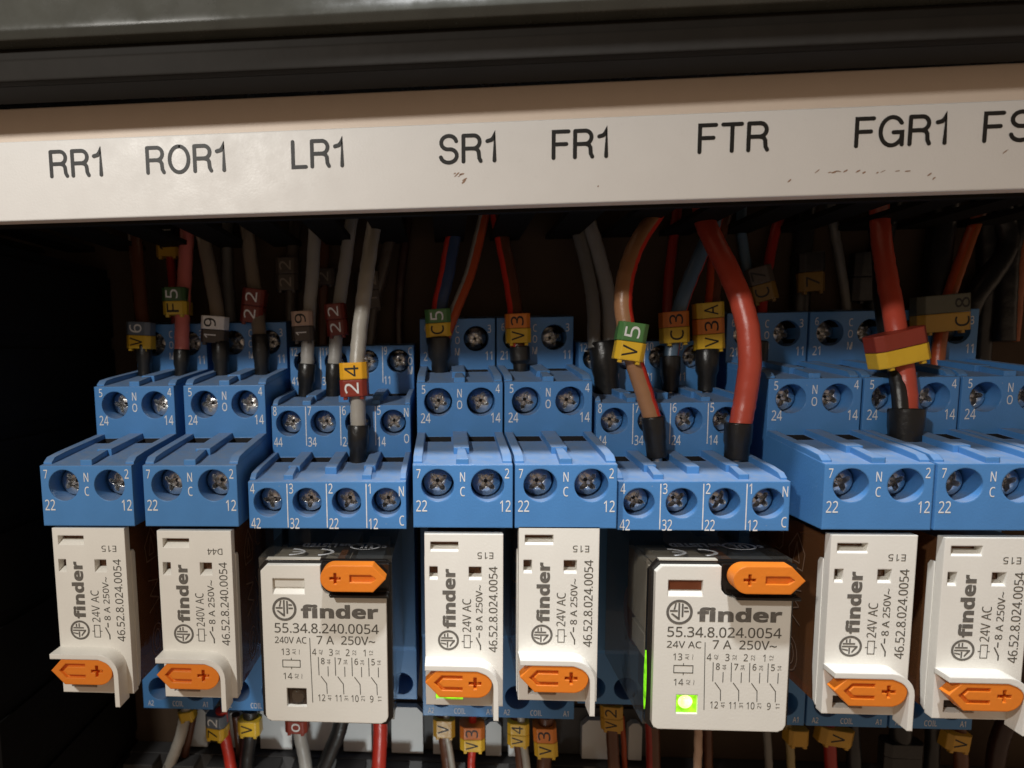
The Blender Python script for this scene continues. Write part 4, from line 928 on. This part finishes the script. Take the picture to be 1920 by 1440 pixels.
 ([[8.643, 3.6, -5.742], [8.792, 3.7, -6.532], [8.957, 3.8, -7.59]], 0.14, 'black', None, None, None, 'black wire below the seventh relay left of the black plug', 'wires below the relays'),
 ([[9.661, 3.6, -5.714], [9.67, 3.6, -6.196], [9.708, 3.7, -7.117], [9.729, 3.8, -7.812]], 0.2, 'black', None, None, ([9.691, 3.596, -6.581], [('black', '', ''), ('black', '', '')], 0.8, 0, 0, 0.3, 0.4), 'black cable with a black plug below the seventh relay', 'wires below the relays'),
 ([[10.379, 3.7, -5.752], [10.483, 3.8, -6.542], [10.518, 3.8, -7.531]], 0.14, 'black', None, None, None, 'black wire between the black plug and the ochre marker', 'wires below the relays'),
 ([[10.784, 3.6, -5.682], [10.889, 3.6, -6.4], [11.083, 3.7, -7.437]], 0.13, 'brown_dark', None, None, ([10.73, 3.55, -6.192], [('ochre', 'V', 'k')], 0.5, 6, 0, 0.36, 0.4), 'brown wire with an ochre V marker below the last relay', 'wires below the relays'),
 ([[12.275, 4.0, -5.632], [12.036, 3.9, -5.969], [11.905, 3.9, -6.499], [11.883, 3.9, -7.054], [11.931, 3.9, -7.674]], 0.17, 'brown_black', None, None, None, 'thick dark brown cable curving down at the bottom right corner', 'wires below the relays')
]

# ------------------------------------------------------------------ wires: insulation, sleeve, marker
def spline(P, sub=8):
    P = [Vector(p) for p in P]
    Q = [P[0] * 2 - P[1]] + P + [P[-1] * 2 - P[-2]]
    out = []
    for i in range(1, len(Q) - 2):
        for k in range(sub):
            t = k / sub
            out.append(0.5 * ((2 * Q[i]) + (Q[i + 1] - Q[i - 1]) * t + (2 * Q[i - 1] - 5 * Q[i] + 4 * Q[i + 1] - Q[i + 2]) * t * t + (3 * Q[i] - Q[i - 1] - 3 * Q[i + 1] + Q[i + 2]) * t ** 3))
    return out + [P[-1]]

def marker_block(w, d, h, mat, pegs):
    c = min(.10, w * .16)
    poly = [(-w / 2 + c, -d / 2), (w / 2 - c, -d / 2), (w / 2, -d / 2 + c), (w / 2, d / 2 - c), (w / 2 - c, d / 2), (-w / 2 + c, d / 2), (-w / 2, d / 2 - c), (-w / 2, -d / 2 + c)]
    mb = MB(); n = 8
    mb.add([(x, y, -h / 2) for x, y in poly] + [(x, y, h / 2) for x, y in poly],
           [tuple(range(n))[::-1], tuple(range(n, 2 * n))] + [(i, (i + 1) % n, n + (i + 1) % n, n + i) for i in range(n)], mat)
    if pegs:
        for sx in (-1, 1):
            mb.box(sx * w * .30 - .035, sx * w * .30 + .035, -d / 2 + .02, -d / 2 + .11, -h / 2 - .055, -h / 2 + .01, mat)
    return mb

STRIPE = {'tan wire ': (10, 11, 12, 13, 14), 'slate blu': (10, 11, 12, 13), 'brown and': (1, 2, 3, 4, 5), 'navy wire': (1, 2, 3)}
for path, rad, colr, stripe, fer, mk, label, grp in WIRES:
    base = path[-1] if grp.endswith('terminals') else path[0]
    t = thing('wire', label, 'wire', base, grp)
    B = Vector(base)
    pts = [p - B for p in spline(path)]
    pts = [p + Vector((random.uniform(-1, 1), random.uniform(-1, 1), 0)) * .006 for p in pts[:-1]] + pts[-1:]
    mb = MB(); mb.tube(pts, rad, colr, 16, (stripe, STRIPE.get(label[:9], (1, 2, 3, 4, 5, 6) if stripe == 'red' else (1, 2, 3))) if stripe else None)
    obj('insulation', mb, t)
    if fer:
        p0, p1, r0, r1 = Vector(fer[0]) - B, Vector(fer[1]) - B, fer[2], fer[3]
        mb = MB(); d = p1 - p0
        mb.tube([p0, p0 + d * .03, p0 + d * .5, p0 + d * .62, p0 + d * .97, p0 + d], [r0 * .93, r0, r0 * .98, r1 * 1.02, r1, r1 * .9], 'sleeve', 12)
        mb.tube([p0 + d * .99, p0 + d * 1.22], r1 * .5, 'tin', 10)
        obj('end_sleeve', mb, t)
    if mk:
        c, items, wd, tilt, yw, h, dp = mk
        rot = Matrix.Rotation(R(yw), 4, 'Z') @ Matrix.Rotation(R(tilt), 4, 'Y')
        n = len(items)
        for i, (mc, ch, ink) in enumerate(items):
            off = rot @ Vector((random.uniform(-.012, .012), 0, (i - (n - 1) / 2) * h))
            o = obj('cable_marker', marker_block(wd, dp, h - .006, mc, i == 0), t, Vector(c) - B + off)
            o.rotation_euler = (rot @ Matrix.Rotation(R(random.uniform(-1.5, 1.5)), 4, 'Z')).to_euler()
            if ch:
                mb = MB(); write(mb, ch, (-.02 if wd < .8 else wd * .27, -dp / 2 - .003, 0), min(.26, wd * .5), ink, width=min(h * .64, .2) if ch not in '1' else None, narrow=.8, right=(0, 0, 1), up=(-1, 0, 0), bold=.005)
                obj('marker_letter', mb, o)
